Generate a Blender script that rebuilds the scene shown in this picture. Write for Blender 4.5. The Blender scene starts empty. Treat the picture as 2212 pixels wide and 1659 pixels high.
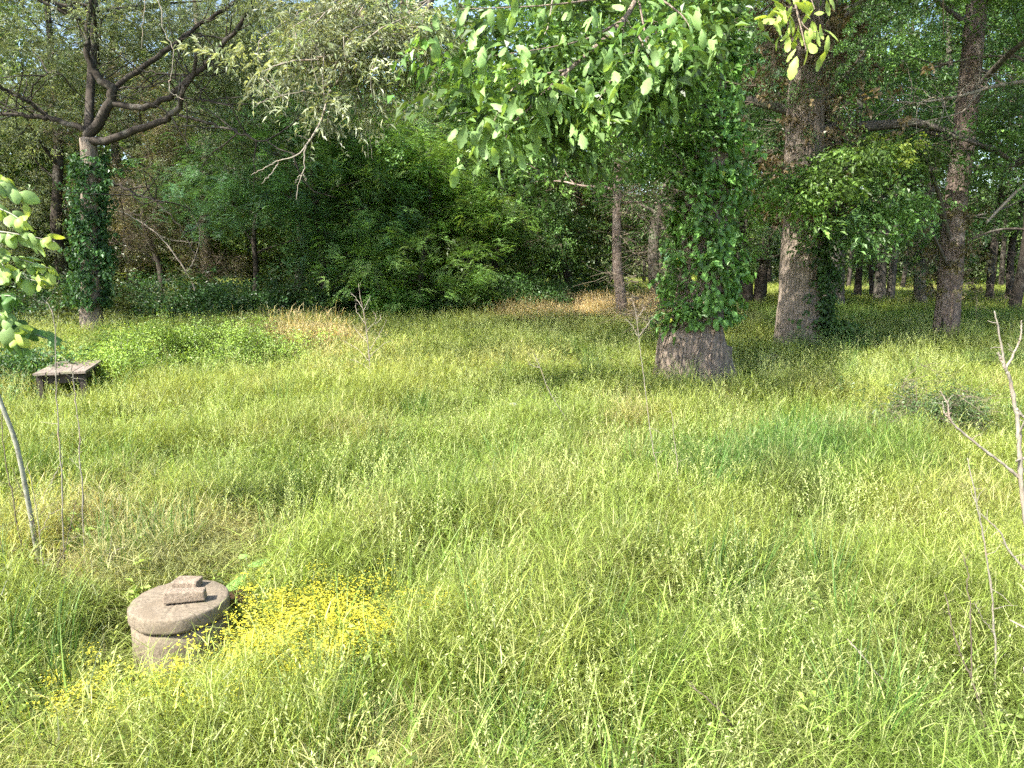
import bpy, math, random
import numpy as np
from mathutils import Vector, Matrix, Euler

# ------------------------------------------------------------------ camera, sky, sun, exposure
SC = bpy.context.scene
COL = SC.collection
PITCH = math.radians(9.4)
CAM_H = 2.0
cam_d = bpy.data.cameras.new('camera')
cam = bpy.data.objects.new('camera', cam_d)
COL.objects.link(cam)
cam.location = (0, 0, CAM_H)
cam.rotation_euler = (math.radians(90) - PITCH, 0, 0)
cam_d.sensor_width = 36.0
cam_d.lens = 26.0
cam_d.clip_start = 0.05
cam_d.clip_end = 2000
SC.camera = cam

SUN_EL = math.radians(47)
SUN_A = math.radians(48)          # how far the sun stands to the left of the direction behind the camera
sun_vec = Vector((-math.sin(SUN_A) * math.cos(SUN_EL), -math.cos(SUN_A) * math.cos(SUN_EL), math.sin(SUN_EL)))
world = bpy.data.worlds.new('World')
SC.world = world
world.use_nodes = True
wn = world.node_tree
wn.nodes.clear()
w_out = wn.nodes.new('ShaderNodeOutputWorld')
w_bg = wn.nodes.new('ShaderNodeBackground')
w_sky = wn.nodes.new('ShaderNodeTexSky')
w_sky.sky_type = 'NISHITA'
w_sky.sun_disc = False
w_sky.sun_elevation = SUN_EL
w_sky.sun_rotation = math.atan2(sun_vec.x, sun_vec.y)
w_sky.dust_density = 2.0
w_bg.inputs['Strength'].default_value = 0.15
wn.links.new(w_sky.outputs[0], w_bg.inputs[0])
wn.links.new(w_bg.outputs[0], w_out.inputs[0])
sun_d = bpy.data.lights.new('sun', 'SUN')
sun_d.energy = 5.0
sun_d.angle = math.radians(0.55)
sun_d.color = (1.0, 0.95, 0.86)
sun = bpy.data.objects.new('sun', sun_d)
COL.objects.link(sun)
sun.rotation_euler = sun_vec.to_track_quat('Z', 'Y').to_euler()
sun.location = (-20, -10, 40)
SC.view_settings.view_transform = 'Standard'
SC.view_settings.look = 'None'
SC.view_settings.exposure = 1.68
SC.view_settings.gamma = 1.0
SC.view_settings.use_curve_mapping = False
SC.cycles.max_bounces = 4
SC.cycles.diffuse_bounces = 3
SC.cycles.glossy_bounces = 2
SC.cycles.transmission_bounces = 3
SC.cycles.use_denoising = False
SC.cycles.adaptive_threshold = 0.05
SC.cycles.sample_clamp_indirect = 6.0

# ------------------------------------------------------------------ helpers
FPX = 2212.0 * 26.0 / 36.0
CT, ST = math.cos(PITCH), math.sin(PITCH)
CAMP = np.array([0.0, 0.0, CAM_H])


def ray(px, py):
    u, v = (px - 1106.0) / FPX, -(py - 829.5) / FPX
    return np.array([u, CT + v * ST, -ST + v * CT])


def G(px, py, z=0.2):
    """the place on the ground seen at a point of a 2212 px wide print (z: height of what is seen there)"""
    r = ray(px, py)
    t = (z - CAM_H) / r[2]
    p = CAMP + r * t
    return float(p[0]), float(p[1])


def Y(px, py, y):
    """the place at the forward distance y that is seen there"""
    r = ray(px, py)
    p = CAMP + r * (y / r[1])
    return np.array(p)


def vnoise(x, y, seed=0):
    x = np.asarray(x, float); y = np.asarray(y, float)
    xi, yi = np.floor(x).astype(np.int64), np.floor(y).astype(np.int64)
    fx, fy = x - xi, y - yi
    fx, fy = fx * fx * (3 - 2 * fx), fy * fy * (3 - 2 * fy)

    def h(a, b):
        n = (a * 374761393 + b * 668265263 + seed * 974634777) & 0x7fffffff
        n = ((n ^ (n >> 13)) * 1274126177) & 0x7fffffff
        n = (n ^ (n >> 16)) & 0xffff
        return n / 65535.0
    a, b, c, d = h(xi, yi), h(xi + 1, yi), h(xi, yi + 1), h(xi + 1, yi + 1)
    return (a * (1 - fx) + b * fx) * (1 - fy) + (c * (1 - fx) + d * fx) * fy


def fbm(x, y, seed=0, n=3):
    s, a, t = 0, 1.0, 0
    for i in range(n):
        s = s + a * vnoise(np.asarray(x) * 2 ** i, np.asarray(y) * 2 ** i, seed + i * 7)
        t += a; a *= 0.5
    return s / t


def ground_z(x, y):
    return (fbm(np.asarray(x) * 0.22 + 31, np.asarray(y) * 0.22 + 9, 5, 2) - 0.5) * 0.16


def gz(x, y):
    return float(ground_z(x, y))


def tag(o, label=None, cat=None, group=None, kind=None):
    if label: o['label'] = label
    if cat: o['category'] = cat
    if group: o['group'] = group
    if kind: o['kind'] = kind
    return o


def empty(name, loc, label, cat, group=None, rz=0.0):
    o = bpy.data.objects.new(name, None)
    COL.objects.link(o)
    o.empty_display_size = 0.2
    o.location = loc
    o.rotation_euler = (0, 0, rz)
    return tag(o, label, cat, group)


def link(name, me, parent=None, mat=None):
    o = bpy.data.objects.new(name, me)
    COL.objects.link(o)
    if parent is not None: o.parent = parent
    if mat is not None and len(me.materials) == 0: me.materials.append(mat)
    return o


class MB:
    """collects vertices and faces of one mesh"""
    def __init__(s):
        s.v, s.f, s.n, s.a = [], [], 0, []

    def add(s, v, f, val=0.5):
        v = np.asarray(v, float)
        s.v.append(v)
        s.f.extend([tuple(int(i) + s.n for i in q) for q in f])
        s.a.append(np.full(len(v), val) if np.isscalar(val) else np.asarray(val, float))
        s.n += len(v)

    def mesh(s, name, smooth=False, off=None):
        me = bpy.data.meshes.new(name)
        v = np.concatenate(s.v) if s.v else np.zeros((0, 3))
        if off is not None: v = v - np.asarray(off)
        me.from_pydata(v.tolist(), [], s.f)
        at = me.attributes.new('v', 'FLOAT', 'POINT')
        at.data.foreach_set('value', np.concatenate(s.a).astype(np.float32))
        if smooth: me.polygons.foreach_set('use_smooth', [True] * len(me.polygons))
        me.update()
        return me

    # a tapering tube along points
    def tube(s, pts, rad, sides=8, relief=0.0, seed=0, cap=True, val=0.5, ridges=9, flare=None):
        pts = np.asarray(pts, float); rad = np.asarray(rad, float)
        n = len(pts)
        tan = np.gradient(pts, axis=0)
        tan /= np.linalg.norm(tan, axis=1)[:, None] + 1e-9
        ref = np.array([0.0, 1.0, 0.0]) if abs(tan[0][1]) < 0.9 else np.array([1.0, 0, 0])
        u = np.cross(tan[0], ref); u /= np.linalg.norm(u)
        L = np.concatenate([[0], np.cumsum(np.linalg.norm(np.diff(pts, axis=0), axis=1))])
        a = np.arange(sides) / sides * 2 * math.pi
        out = []
        for i in range(n):
            u = u - tan[i] * np.dot(u, tan[i]); u /= np.linalg.norm(u) + 1e-9
            w = np.cross(tan[i], u)
            r = np.full(sides, rad[i])
            if relief:
                # furrowed bark: ridges that wander and break along the stem
                ph = a * ridges / (2 * math.pi) + 0.9 * fbm(a * 0 + L[i] * 1.3, np.cos(a) * 1.5 + 5, seed, 2)
                rid = np.abs((ph % 1.0) - 0.5) * 2
                brk = vnoise(np.cos(a) * 9 + seed, L[i] * 7 + np.sin(a) * 9, seed + 3)
                lump = fbm(np.cos(a) * 1.6 + 7, L[i] * 1.1 + np.sin(a) * 1.6, seed + 9, 3) - 0.5
                r = r * (1 + relief * ((rid - 0.5) * 0.5 * (0.4 + brk) + lump * 1.9))
            if flare is not None:
                r = r + flare(a, L[i])
            out.append(pts[i] + np.outer(np.cos(a) * r, u) + np.outer(np.sin(a) * r, w))
        v = np.concatenate(out)
        f = []
        for i in range(n - 1):
            for j in range(sides):
                k = (j + 1) % sides
                f.append((i * sides + j, i * sides + k, (i + 1) * sides + k, (i + 1) * sides + j))
        if cap:
            v = np.concatenate([v, [pts[-1] + tan[-1] * rad[-1] * 0.6]])
            m = n * sides
            for j in range(sides):
                f.append(((n - 1) * sides + j, (n - 1) * sides + (j + 1) % sides, m))
        s.add(v, f, val)

    def leaf(s, b, d, nrm, ln, wd, val=0.5, fold=0.18, droop=0.0):
        """a four cornered leaf folded along its rib"""
        d = d / (np.linalg.norm(d) + 1e-9)
        side = np.cross(d, nrm); side /= np.linalg.norm(side) + 1e-9
        up = np.cross(side, d)
        m = b + d * ln * 0.45 + up * (ln * 0.05)
        tip = b + d * ln - np.array([0, 0, 1.0]) * droop * ln
        s.add([b, m + side * wd * 0.5 + up * wd * fold, tip, m - side * wd * 0.5 + up * wd * fold],
              [(0, 1, 2), (0, 2, 3)], val)

    def blade(s, b, ang, h, lean, wd, seg=3, val=0.5, curl=1.0, twist=0.0):
        """a strip of grass"""
        ts = np.linspace(0, 1, seg + 1)
        d = np.array([math.cos(ang), math.sin(ang), 0]); w = np.array([-d[1], d[0], 0])
        if twist:
            w = w * math.cos(twist) + d * math.sin(twist)
        V, F = [], []
        for i, t in enumerate(ts):
            out = lean * h * (t ** (1 + curl))
            z = h * (t - 0.38 * lean * t * t * curl * min(1, lean))
            p = b + d * out + np.array([0, 0, z])
            ww = wd * (1 - t ** 1.6) * 0.5 + (0.0 if i < seg else 0)
            if i < seg:
                V += [p - w * ww, p + w * ww]
            else:
                V += [p]
        for i in range(seg - 1):
            F.append((2 * i, 2 * i + 1, 2 * i + 3, 2 * i + 2))
        F.append((2 * seg - 2, 2 * seg - 1, 2 * seg))
        s.add(V, F, val)

    def box(s, c, size, rot=None, val=0.5, jit=0.0, rng=None):
        x, y, z = [q / 2 for q in size]
        v = np.array([(-x, -y, -z), (x, -y, -z), (x, y, -z), (-x, y, -z), (-x, -y, z), (x, -y, z), (x, y, z), (-x, y, z)])
        if jit: v = v + rng.uniform(-jit, jit, v.shape)
        if rot is not None: v = v @ np.array(Euler(rot).to_matrix()).T
        s.add(v + np.asarray(c), [(0, 3, 2, 1), (4, 5, 6, 7), (0, 1, 5, 4), (1, 2, 6, 5), (2, 3, 7, 6), (3, 0, 4, 7)], val)


# ------------------------------------------------------------------ materials
def new_mat(name):
    m = bpy.data.materials.new(name)
    m.use_nodes = True
    m.node_tree.nodes.clear()
    return m, m.node_tree


def N(nt, t, **kw):
    n = nt.nodes.new(t)
    for k, v in kw.items():
        if k in ('operation', 'attribute_type', 'attribute_name', 'blend_type', 'data_type', 'feature'):
            setattr(n, k, v)
        else:
            n.inputs[k].default_value = v
    return n


def leaf_mat(name, source='INSTANCER', transl=0.38, rough=0.5, spec=0.35, tmul=(1.25, 1.15, 0.55), vamt=0.5, veins=False, dry=0.0):
    m, nt = new_mat(name)
    L = nt.links.new
    out = N(nt, 'ShaderNodeOutputMaterial')
    if source == 'INSTANCER':
        a = N(nt, 'ShaderNodeAttribute', attribute_type='INSTANCER', attribute_name='col')
        csock = a.outputs['Color']
    else:
        a = N(nt, 'ShaderNodeObjectInfo')
        csock = a.outputs['Color']
    g = N(nt, 'ShaderNodeAttribute', attribute_type='GEOMETRY', attribute_name='v')
    mr = N(nt, 'ShaderNodeMapRange')
    mr.inputs['To Min'].default_value = 1 - vamt
    mr.inputs['To Max'].default_value = 1 + vamt
    L(g.outputs['Fac'], mr.inputs['Value'])
    mul = N(nt, 'ShaderNodeVectorMath', operation='SCALE')
    L(csock, mul.inputs[0]); L(mr.outputs[0], mul.inputs['Scale'])
    col = mul.outputs[0]
    if dry:
        dr = N(nt, 'ShaderNodeMapRange'); dr.inputs['From Min'].default_value = .84; dr.inputs['From Max'].default_value = .97; dr.inputs['To Max'].default_value = dry
        L(g.outputs['Fac'], dr.inputs['Value'])
        mxd = N(nt, 'ShaderNodeMix'); mxd.data_type = 'RGBA'
        L(dr.outputs[0], mxd.inputs[0]); L(col, mxd.inputs[6]); mxd.inputs[7].default_value = (.44, .43, .22, 1)
        col = mxd.outputs[2]
    p = N(nt, 'ShaderNodeBsdfPrincipled')
    if veins:
        geo = N(nt, 'ShaderNodeAttribute', attribute_type='GEOMETRY', attribute_name='rib')
        nz = N(nt, 'ShaderNodeTexNoise', Scale=22.0, Detail=3.0)
        tc = N(nt, 'ShaderNodeTexCoord')
        L(tc.outputs['Object'], nz.inputs['Vector'])
        ad = N(nt, 'ShaderNodeMath', operation='MULTIPLY_ADD')
        L(nz.outputs['Fac'], ad.inputs[0]); ad.inputs[1].default_value = 0.7; ad.inputs[2].default_value = 0.65
        ad2 = N(nt, 'ShaderNodeMath', operation='ADD')
        L(ad.outputs[0], ad2.inputs[0]); L(geo.outputs['Fac'], ad2.inputs[1])
        mv = N(nt, 'ShaderNodeVectorMath', operation='SCALE')
        L(col, mv.inputs[0]); L(ad2.outputs[0], mv.inputs['Scale'])
        col = mv.outputs[0]
    L(col, p.inputs['Base Color'])
    p.inputs['Roughness'].default_value = rough
    p.inputs['Specular IOR Level'].default_value = spec
    t = N(nt, 'ShaderNodeBsdfTranslucent')
    tm = N(nt, 'ShaderNodeVectorMath', operation='MULTIPLY')
    L(col, tm.inputs[0]); tm.inputs[1].default_value = tmul
    L(tm.outputs[0], t.inputs['Color'])
    mx = N(nt, 'ShaderNodeMixShader', Fac=transl)
    L(p.outputs[0], mx.inputs[1]); L(t.outputs[0], mx.inputs[2])
    L(mx.outputs[0], out.inputs['Surface'])
    return m


def rough_mat(name, c1, c2, scale=(6, 6, 1.2), bump=0.5, rough=0.9, c3=None, spots=3.0, dist=0.02, detail=8.0, moss=None):
    """bark, wood, stone: two tones in stretched noise, a third in patches, relief"""
    m, nt = new_mat(name)
    L = nt.links.new
    out = N(nt, 'ShaderNodeOutputMaterial')
    p = N(nt, 'ShaderNodeBsdfPrincipled', Roughness=rough)
    p.inputs['Specular IOR Level'].default_value = 0.2
    tc = N(nt, 'ShaderNodeTexCoord')
    mp = N(nt, 'ShaderNodeMapping'); mp.inputs['Scale'].default_value = scale
    L(tc.outputs['Object'], mp.inputs['Vector'])
    nz = N(nt, 'ShaderNodeTexNoise', Scale=4.0, Detail=detail, Roughness=0.7, Distortion=0.4)
    L(mp.outputs[0], nz.inputs['Vector'])
    rp = N(nt, 'ShaderNodeValToRGB')
    rp.color_ramp.elements[0].position = 0.35; rp.color_ramp.elements[0].color = (*c1, 1)
    rp.color_ramp.elements[1].position = 0.68; rp.color_ramp.elements[1].color = (*c2, 1)
    L(nz.outputs['Fac'], rp.inputs[0])
    col = rp.outputs[0]
    for extra, sc, lo, hi in ((c3, spots, 0.52, 0.66), (moss, spots * 0.6, 0.55, 0.7)):
        if extra is None: continue
        n2 = N(nt, 'ShaderNodeTexNoise', Scale=sc, Detail=5.0, Roughness=0.65)
        L(tc.outputs['Object'], n2.inputs['Vector'])
        r2 = N(nt, 'ShaderNodeMapRange'); r2.inputs['From Min'].default_value = lo; r2.inputs['From Max'].default_value = hi
        L(n2.outputs['Fac'], r2.inputs['Value'])
        mx = N(nt, 'ShaderNodeMix'); mx.data_type = 'RGBA'
        L(r2.outputs[0], mx.inputs[0]); L(col, mx.inputs[6]); mx.inputs[7].default_value = (*extra, 1)
        col = mx.outputs[2]
    L(col, p.inputs['Base Color'])
    b = N(nt, 'ShaderNodeBump', Strength=bump, Distance=dist)
    L(nz.outputs['Fac'], b.inputs['Height']); L(b.outputs[0], p.inputs['Normal'])
    L(p.outputs[0], out.inputs['Surface'])
    return m


M_GRASS = leaf_mat('grass_blades', transl=0.42, rough=0.45, spec=0.3, tmul=(1.25, 1.1, 0.5), vamt=0.72, dry=.6)
M_LEAF = leaf_mat('tree_leaves', transl=0.36, rough=0.42, spec=0.45, tmul=(1.35, 1.25, 0.5), vamt=0.45)
M_PETAL = leaf_mat('petals', transl=0.3, rough=0.6, spec=0.2, tmul=(1, 1, 1), vamt=0.2)
M_BIGLEAF = leaf_mat('big_leaves', source='OBJECT', transl=0.36, rough=0.5, spec=0.32, tmul=(1.4, 1.25, 0.45), vamt=0.0, veins=True)
M_BARK_OAK = rough_mat('furrowed_bark', (0.09, 0.07, 0.055), (0.38, 0.3, 0.235), (9, 9, 1.6), 1.0, 0.92, (0.24, 0.19, 0.15), 2.5, 0.03)
M_BARK_PALE = rough_mat('pale_bark', (0.09, 0.075, 0.06), (0.36, 0.29, 0.225), (10, 10, 1.4), 0.9, 0.92, (0.28, 0.225, 0.18), 1.7, 0.025)
M_BARK_RED = rough_mat('reddish_bark', (0.07, 0.055, 0.045), (0.31, 0.235, 0.19), (9, 9, 1.6), 0.9, 0.92, (0.36, 0.3, 0.25), 1.9, 0.025)
M_BARK_DARK = rough_mat('dark_bark', (0.02, 0.017, 0.014), (0.085, 0.07, 0.055), (9, 9, 2), 0.9, 0.95, (0.12, 0.11, 0.09), 3.0)
M_BARK_GREY = rough_mat('grey_bark', (0.05, 0.045, 0.038), (0.19, 0.165, 0.135), (9, 9, 2), 0.9, 0.95, (0.14, 0.16, 0.1), 2.0)
M_TWIG = rough_mat('bare_twig', (0.13, 0.115, 0.09), (0.33, 0.3, 0.24), (20, 20, 6), 0.4, 0.8, (0.3, 0.22, 0.17), 9.0, 0.004)
M_TWIG_DARK = rough_mat('dark_twig', (0.07, 0.055, 0.04), (0.2, 0.16, 0.12), (20, 20, 6), 0.4, 0.85, None, 9.0, 0.004)
M_POLE = rough_mat('smooth_pale_bark', (0.19, 0.19, 0.14), (0.34, 0.34, 0.27), (14, 14, 9), 0.4, 0.75, (0.1, 0.09, 0.075), 16.0, 0.004)
M_CONC = rough_mat('weathered_concrete', (0.11, 0.09, 0.065), (0.25, 0.205, 0.15), (16, 16, 16), 0.6, 0.95, (0.15, 0.12, 0.085), 6.0, 0.006, 12.0, moss=(0.15, 0.15, 0.08))
M_BLOCK = rough_mat('worn_block', (0.15, 0.115, 0.085), (0.32, 0.26, 0.195), (18, 18, 18), 0.9, 0.95, (0.15, 0.12, 0.09), 11.0, 0.01, 12.0)
M_BRICK = rough_mat('old_brick', (0.2, 0.11, 0.08), (0.34, 0.2, 0.15), (8, 8, 8), 0.8, 0.95, (0.22, 0.2, 0.16), 8.0, 0.01)
M_WOOD_SHADE = rough_mat('under_table_shade', (0.03, 0.024, 0.02), (0.08, 0.065, 0.055), (14, 14, 2), 0.6, 0.9, None)  # legs and rails: shade under the table top put into the wood colour
M_WOOD = rough_mat('weathered_planks', (0.12, 0.095, 0.075), (0.3, 0.25, 0.21), (14, 1.2, 14), 0.6, 0.9, (0.2, 0.2, 0.12), 2.5, 0.01)
M_RUST = rough_mat('dark_rusty_iron', (0.03, 0.018, 0.013), (0.1, 0.05, 0.03), (8, 8, 8), 0.5, 0.85, None)
M_STONE = rough_mat('pale_stone', (0.3, 0.22, 0.16), (0.45, 0.36, 0.28), (7, 7, 7), 0.7, 0.9, None)
M_WHITE = rough_mat('white_scrap', (0.3, 0.3, 0.28), (0.6, 0.6, 0.57), (7, 7, 7), 0.3, 0.6, None)

# ------------------------------------------------------------------ scattering
_groups = {}


def scatter_group(key, protos):
    """a node group that sets the given meshes on the points of the mesh it is used on"""
    if key in _groups: return _groups[key]
    ng = bpy.data.node_groups.new(key, 'GeometryNodeTree')
    ng.interface.new_socket('Geometry', in_out='INPUT', socket_type='NodeSocketGeometry')
    ng.interface.new_socket('Geometry', in_out='OUTPUT', socket_type='NodeSocketGeometry')
    gi = ng.nodes.new('NodeGroupInput'); go = ng.nodes.new('NodeGroupOutput')
    jn = ng.nodes.new('GeometryNodeJoinGeometry')
    for o in protos:
        oi = ng.nodes.new('GeometryNodeObjectInfo')
        oi.inputs['Object'].default_value = o
        gti = ng.nodes.new('GeometryNodeGeometryToInstance')
        ng.links.new(oi.outputs['Geometry'], gti.inputs[0])
        ng.links.new(gti.outputs[0], jn.inputs[0])
    ip = ng.nodes.new('GeometryNodeInstanceOnPoints')
    ip.inputs['Pick Instance'].default_value = True
    ng.links.new(gi.outputs[0], ip.inputs['Points'])
    ng.links.new(jn.outputs[0], ip.inputs['Instance'])
    for nm, dt, sock in (('idx', 'INT', 'Instance Index'), ('rot', 'FLOAT_VECTOR', 'Rotation'), ('scl', 'FLOAT_VECTOR', 'Scale')):
        na = ng.nodes.new('GeometryNodeInputNamedAttribute')
        na.data_type = dt
        na.inputs['Name'].default_value = nm
        ng.links.new(na.outputs['Attribute'], ip.inputs[sock])
    ng.links.new(ip.outputs[0], go.inputs[0])
    _groups[key] = ng
    return ng


def proto(name, mb, mat, smooth=False):
    me = mb.mesh(name, smooth)
    me.materials.append(mat)
    return bpy.data.objects.new(name, me)


def scatter_mesh(name, pos, rot, scl, col, nprot, rng):
    n = len(pos)
    me = bpy.data.meshes.new(name)
    me.vertices.add(n)
    me.vertices.foreach_set('co', np.asarray(pos, np.float32).ravel())
    scl = np.asarray(scl, np.float32)
    if scl.ndim == 1: scl = np.repeat(scl[:, None], 3, 1)
    for nm, dt, arr, k in (('rot', 'FLOAT_VECTOR', rot, 'vector'), ('scl', 'FLOAT_VECTOR', scl, 'vector')):
        at = me.attributes.new(nm, dt, 'POINT'); at.data.foreach_set(k, np.asarray(arr, np.float32).ravel())
    at = me.attributes.new('idx', 'INT', 'POINT'); at.data.foreach_set('value', rng.integers(0, nprot, n).astype(np.int32))
    at = me.attributes.new('col', 'FLOAT_COLOR', 'POINT')
    c4 = np.ones((n, 4), np.float32); c4[:, :3] = col
    at.data.foreach_set('color', c4.ravel())
    me.update()
    return me


def scatter(name, key, pos, rot, scl, col, parent=None, rng=None):
    prot = PROTOS[key][0]
    me = scatter_mesh(name, pos, rot, scl, col, len(prot), rng)
    me.materials.append(PROTOS[key][1])
    o = link(name, me, parent)
    md = o.modifiers.new('scatter', 'NODES')
    md.node_group = scatter_group(key, prot)
    return o


# ------------------------------------------------------------------ small plants to scatter
def spr_broad(rng, nleaf=42, ln=0.085, wd=0.05, size=0.55):
    mb = MB()
    for k in range(nleaf):
        t = rng.uniform(0.05, 1)
        a = rng.normal(0, 0.55)
        p = np.array([t * size * math.cos(a), t * size * math.sin(a), rng.normal(0, 0.07) - 0.16 * t * t * size])
        d = np.array([math.cos(a + rng.normal(0, 0.8)), math.sin(a + rng.normal(0, 0.8)), rng.normal(-0.3, 0.35)])
        nr = np.array([rng.normal(0, 0.45), rng.normal(0, 0.45), 1.0])
        q = rng.uniform(0.65, 1.25)
        mb.leaf(p, d, nr, ln * q, wd * q, rng.uniform(0, 1), droop=0.15)
    return mb


def spr_fine(rng, nfr=7, nl=15, size=0.55, ln=0.06, wd=0.017):
    """feathery fronds"""
    mb = MB()
    for k in range(nfr):
        a = rng.uniform(-1.4, 1.4)
        b = np.array([rng.uniform(0, .25), rng.uniform(-.15, .15), rng.uniform(-.1, .1)])
        L = size * rng.uniform(0.6, 1)
        d = np.array([math.cos(a), math.sin(a), rng.normal(0, .15)])
        sd = np.array([-math.sin(a), math.cos(a), 0])
        v = rng.uniform(0, 1)
        for j in range(nl):
            t = (j + 1) / nl
            p = b + d * L * t - np.array([0, 0, 0.3 * L * t * t])
            for s in (-1, 1):
                dd = sd * s + d * 0.5 + np.array([0, 0, rng.normal(-.15, .15)])
                mb.leaf(p, dd, np.array([rng.normal(0, .2), rng.normal(0, .2), 1.0]), ln * (1.15 - 0.5 * t), wd, np.clip(v + rng.normal(0, .15), 0, 1), fold=0.1)
    return mb


def spr_willow(rng, n=46, size=0.5, ln=0.085, wd=0.016):
    """narrow drooping leaves in tassels"""
    mb = MB()
    for tw in range(6):
        a = rng.uniform(-1.3, 1.3)
        b = np.zeros(3); L = size * rng.uniform(.5, 1)
        d = np.array([math.cos(a), math.sin(a), rng.normal(-.2, .3)])
        for j in range(n // 6 + 2):
            t = rng.uniform(0.15, 1)
            p = b + d * L * t - np.array([0, 0, .25 * L * t * t])
            dd = np.array([rng.normal(0, .8) + d[0], rng.normal(0, .8) + d[1], rng.normal(-.45, .55)])
            mb.leaf(p, dd, np.array([rng.normal(0, .5), rng.normal(0, .5), 1.0]), ln * rng.uniform(.7, 1.3), wd * rng.uniform(.8, 1.4), rng.uniform(0, 1), droop=.25)
    return mb


def spr_twig(rng, size=0.7):
    """bare twigs"""
    mb = MB()
    for k in range(7):
        a = rng.uniform(-1.2, 1.2); L = size * rng.uniform(.4, 1)
        p = np.zeros(3); pts = [p.copy()]
        d = np.array([math.cos(a), math.sin(a), rng.normal(0, .4)]); d /= np.linalg.norm(d)
        for i in range(4):
            d = d + rng.normal(0, .25, 3); d /= np.linalg.norm(d)
            p = p + d * L / 4; pts.append(p.copy())
        mb.tube(pts, np.linspace(.004, .0015, 5), 3, cap=False)
    return mb


def tuft(rng, nb=34, h=0.42, w=0.0042, r=0.09, lean=(0.1, 0.75), seg=3, hv=(0.55, 1.15)):
    mb = MB()
    for k in range(nb):
        q = rng.uniform(0, 1) ** 0.5 * r; a = rng.uniform(0, 6.283)
        b = np.array([q * math.cos(a), q * math.sin(a), -0.03])
        mb.blade(b, a + rng.normal(0, .9), h * rng.uniform(*hv), rng.uniform(*lean), w * rng.uniform(.6, 1.4), seg,
                 rng.uniform(0, 1), curl=rng.uniform(.4, 1.6), twist=rng.uniform(-1, 1))
    return mb


def meadow_tuft(rng, r=.13, h=.42, ns=11, nb=16, w=.0042, side=5):
    """culms with short arching side leaves, and blades between them"""
    mb = tuft(rng, nb, h * .8, w, r, (.15, 1.3), 3, (.35, 1.1))
    for k in range(ns):
        q = rng.uniform(0, 1) ** .5 * r; a = rng.uniform(0, 6.283)
        b = np.array([q * math.cos(a), q * math.sin(a), -.03]); an = rng.uniform(0, 6.283)
        hh = h * rng.uniform(.6, 1.25); lean = rng.uniform(0, .55); v = rng.uniform(0, 1)
        d = np.array([math.cos(an), math.sin(an), 0])
        mb.blade(b, an, hh, lean, w * .7, 3, v, curl=1.0, twist=rng.uniform(-1, 1))
        for j in range(side):
            t = rng.uniform(.35, 1.0)
            p = b + d * lean * hh * t * t + np.array([0, 0, hh * (t - .38 * lean * t * t * lean)])
            aa = rng.uniform(0, 6.283)
            mb.blade(p, aa, rng.uniform(.05, .14) * h / .42, rng.uniform(.5, 2.2), w * rng.uniform(.6, 1.3), 2, np.clip(v + rng.normal(0, .3), 0, 1), curl=rng.uniform(.4, 1.2), twist=rng.uniform(-1, 1))
    return mb


def tile(rng, R, count, fn):
    """many tufts grown together into one round tile that thins out at its edge"""
    out = MB()
    pool = [fn(rng) for _ in range(10)]
    for k in range(count):
        src = pool[int(rng.integers(0, 10))]
        q = R * rng.uniform(0, 1) ** .62; a = rng.uniform(0, 6.283); b = rng.uniform(0, 6.283)
        sc = rng.uniform(.6, 1.25); c_, s_ = math.cos(b) * rng.uniform(.8, 1.1), math.sin(b)
        s_ = math.sin(b); tx, ty = rng.normal(0, .12, 2)
        v = np.concatenate(src.v)
        x = v[:, 0] * c_ - v[:, 1] * s_ + tx * v[:, 2]; y = v[:, 0] * s_ + v[:, 1] * c_ + ty * v[:, 2]
        w = np.stack([x + q * math.cos(a), y + q * math.sin(a), v[:, 2] * sc], -1)
        out.add(w, src.f, np.clip(np.concatenate(src.a) + rng.normal(0, .14), 0, 1))
    return out


def seed_tuft(rng, ns=9, h=0.62, r=0.1):
    """thin stalks with seed heads"""
    mb = MB()
    for k in range(ns):
        q = rng.uniform(0, r); a = rng.uniform(0, 6.283)
        b = np.array([q * math.cos(a), q * math.sin(a), -.03]); hh = h * rng.uniform(.7, 1.2)
        lean = rng.uniform(.05, .5); an = rng.uniform(0, 6.283)
        mb.blade(b, an, hh, lean, .0028, 4, .6, curl=1.2, twist=rng.uniform(-1, 1))
        d = np.array([math.cos(an), math.sin(an), 0])
        for j in range(9):
            t = 0.78 + 0.22 * j / 9
            p = b + d * lean * hh * t ** 2.2 + np.array([0, 0, hh * (t - .38 * lean * t * t * 1.2 * lean)])
            dd = np.array([rng.normal(0, .5), rng.normal(0, .5), rng.uniform(.2, 1)])
            mb.leaf(p, dd, rng.normal(0, 1, 3), .018, .006, rng.uniform(.5, 1))
    return mb


def weed(rng, h=0.35, nst=5, ln=.045, wd=.026, per=11):
    """leafy herb"""
    mb = MB()
    for k in range(nst):
        a = rng.uniform(0, 6.283); hh = h * rng.uniform(.6, 1.2); lean = rng.uniform(.1, .6)
        b = np.array([rng.normal(0, .04), rng.normal(0, .04), -.02])
        d = np.array([math.cos(a), math.sin(a), 0])
        mb.blade(b, a, hh, lean, .004, 3, .3, curl=.8)
        for j in range(per):
            t = rng.uniform(.3, 1.0)
            p = b + d * lean * hh * t ** 1.8 + np.array([0, 0, hh * (t - .3 * lean * t * t * lean)])
            aa = rng.uniform(0, 6.283)
            mb.leaf(p, np.array([math.cos(aa), math.sin(aa), rng.normal(.15, .3)]), np.array([rng.normal(0, .3), rng.normal(0, .3), 1]),
                    ln * rng.uniform(.6, 1.3), wd * rng.uniform(.7, 1.2), rng.uniform(0, .82), droop=.15)
    return mb


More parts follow.
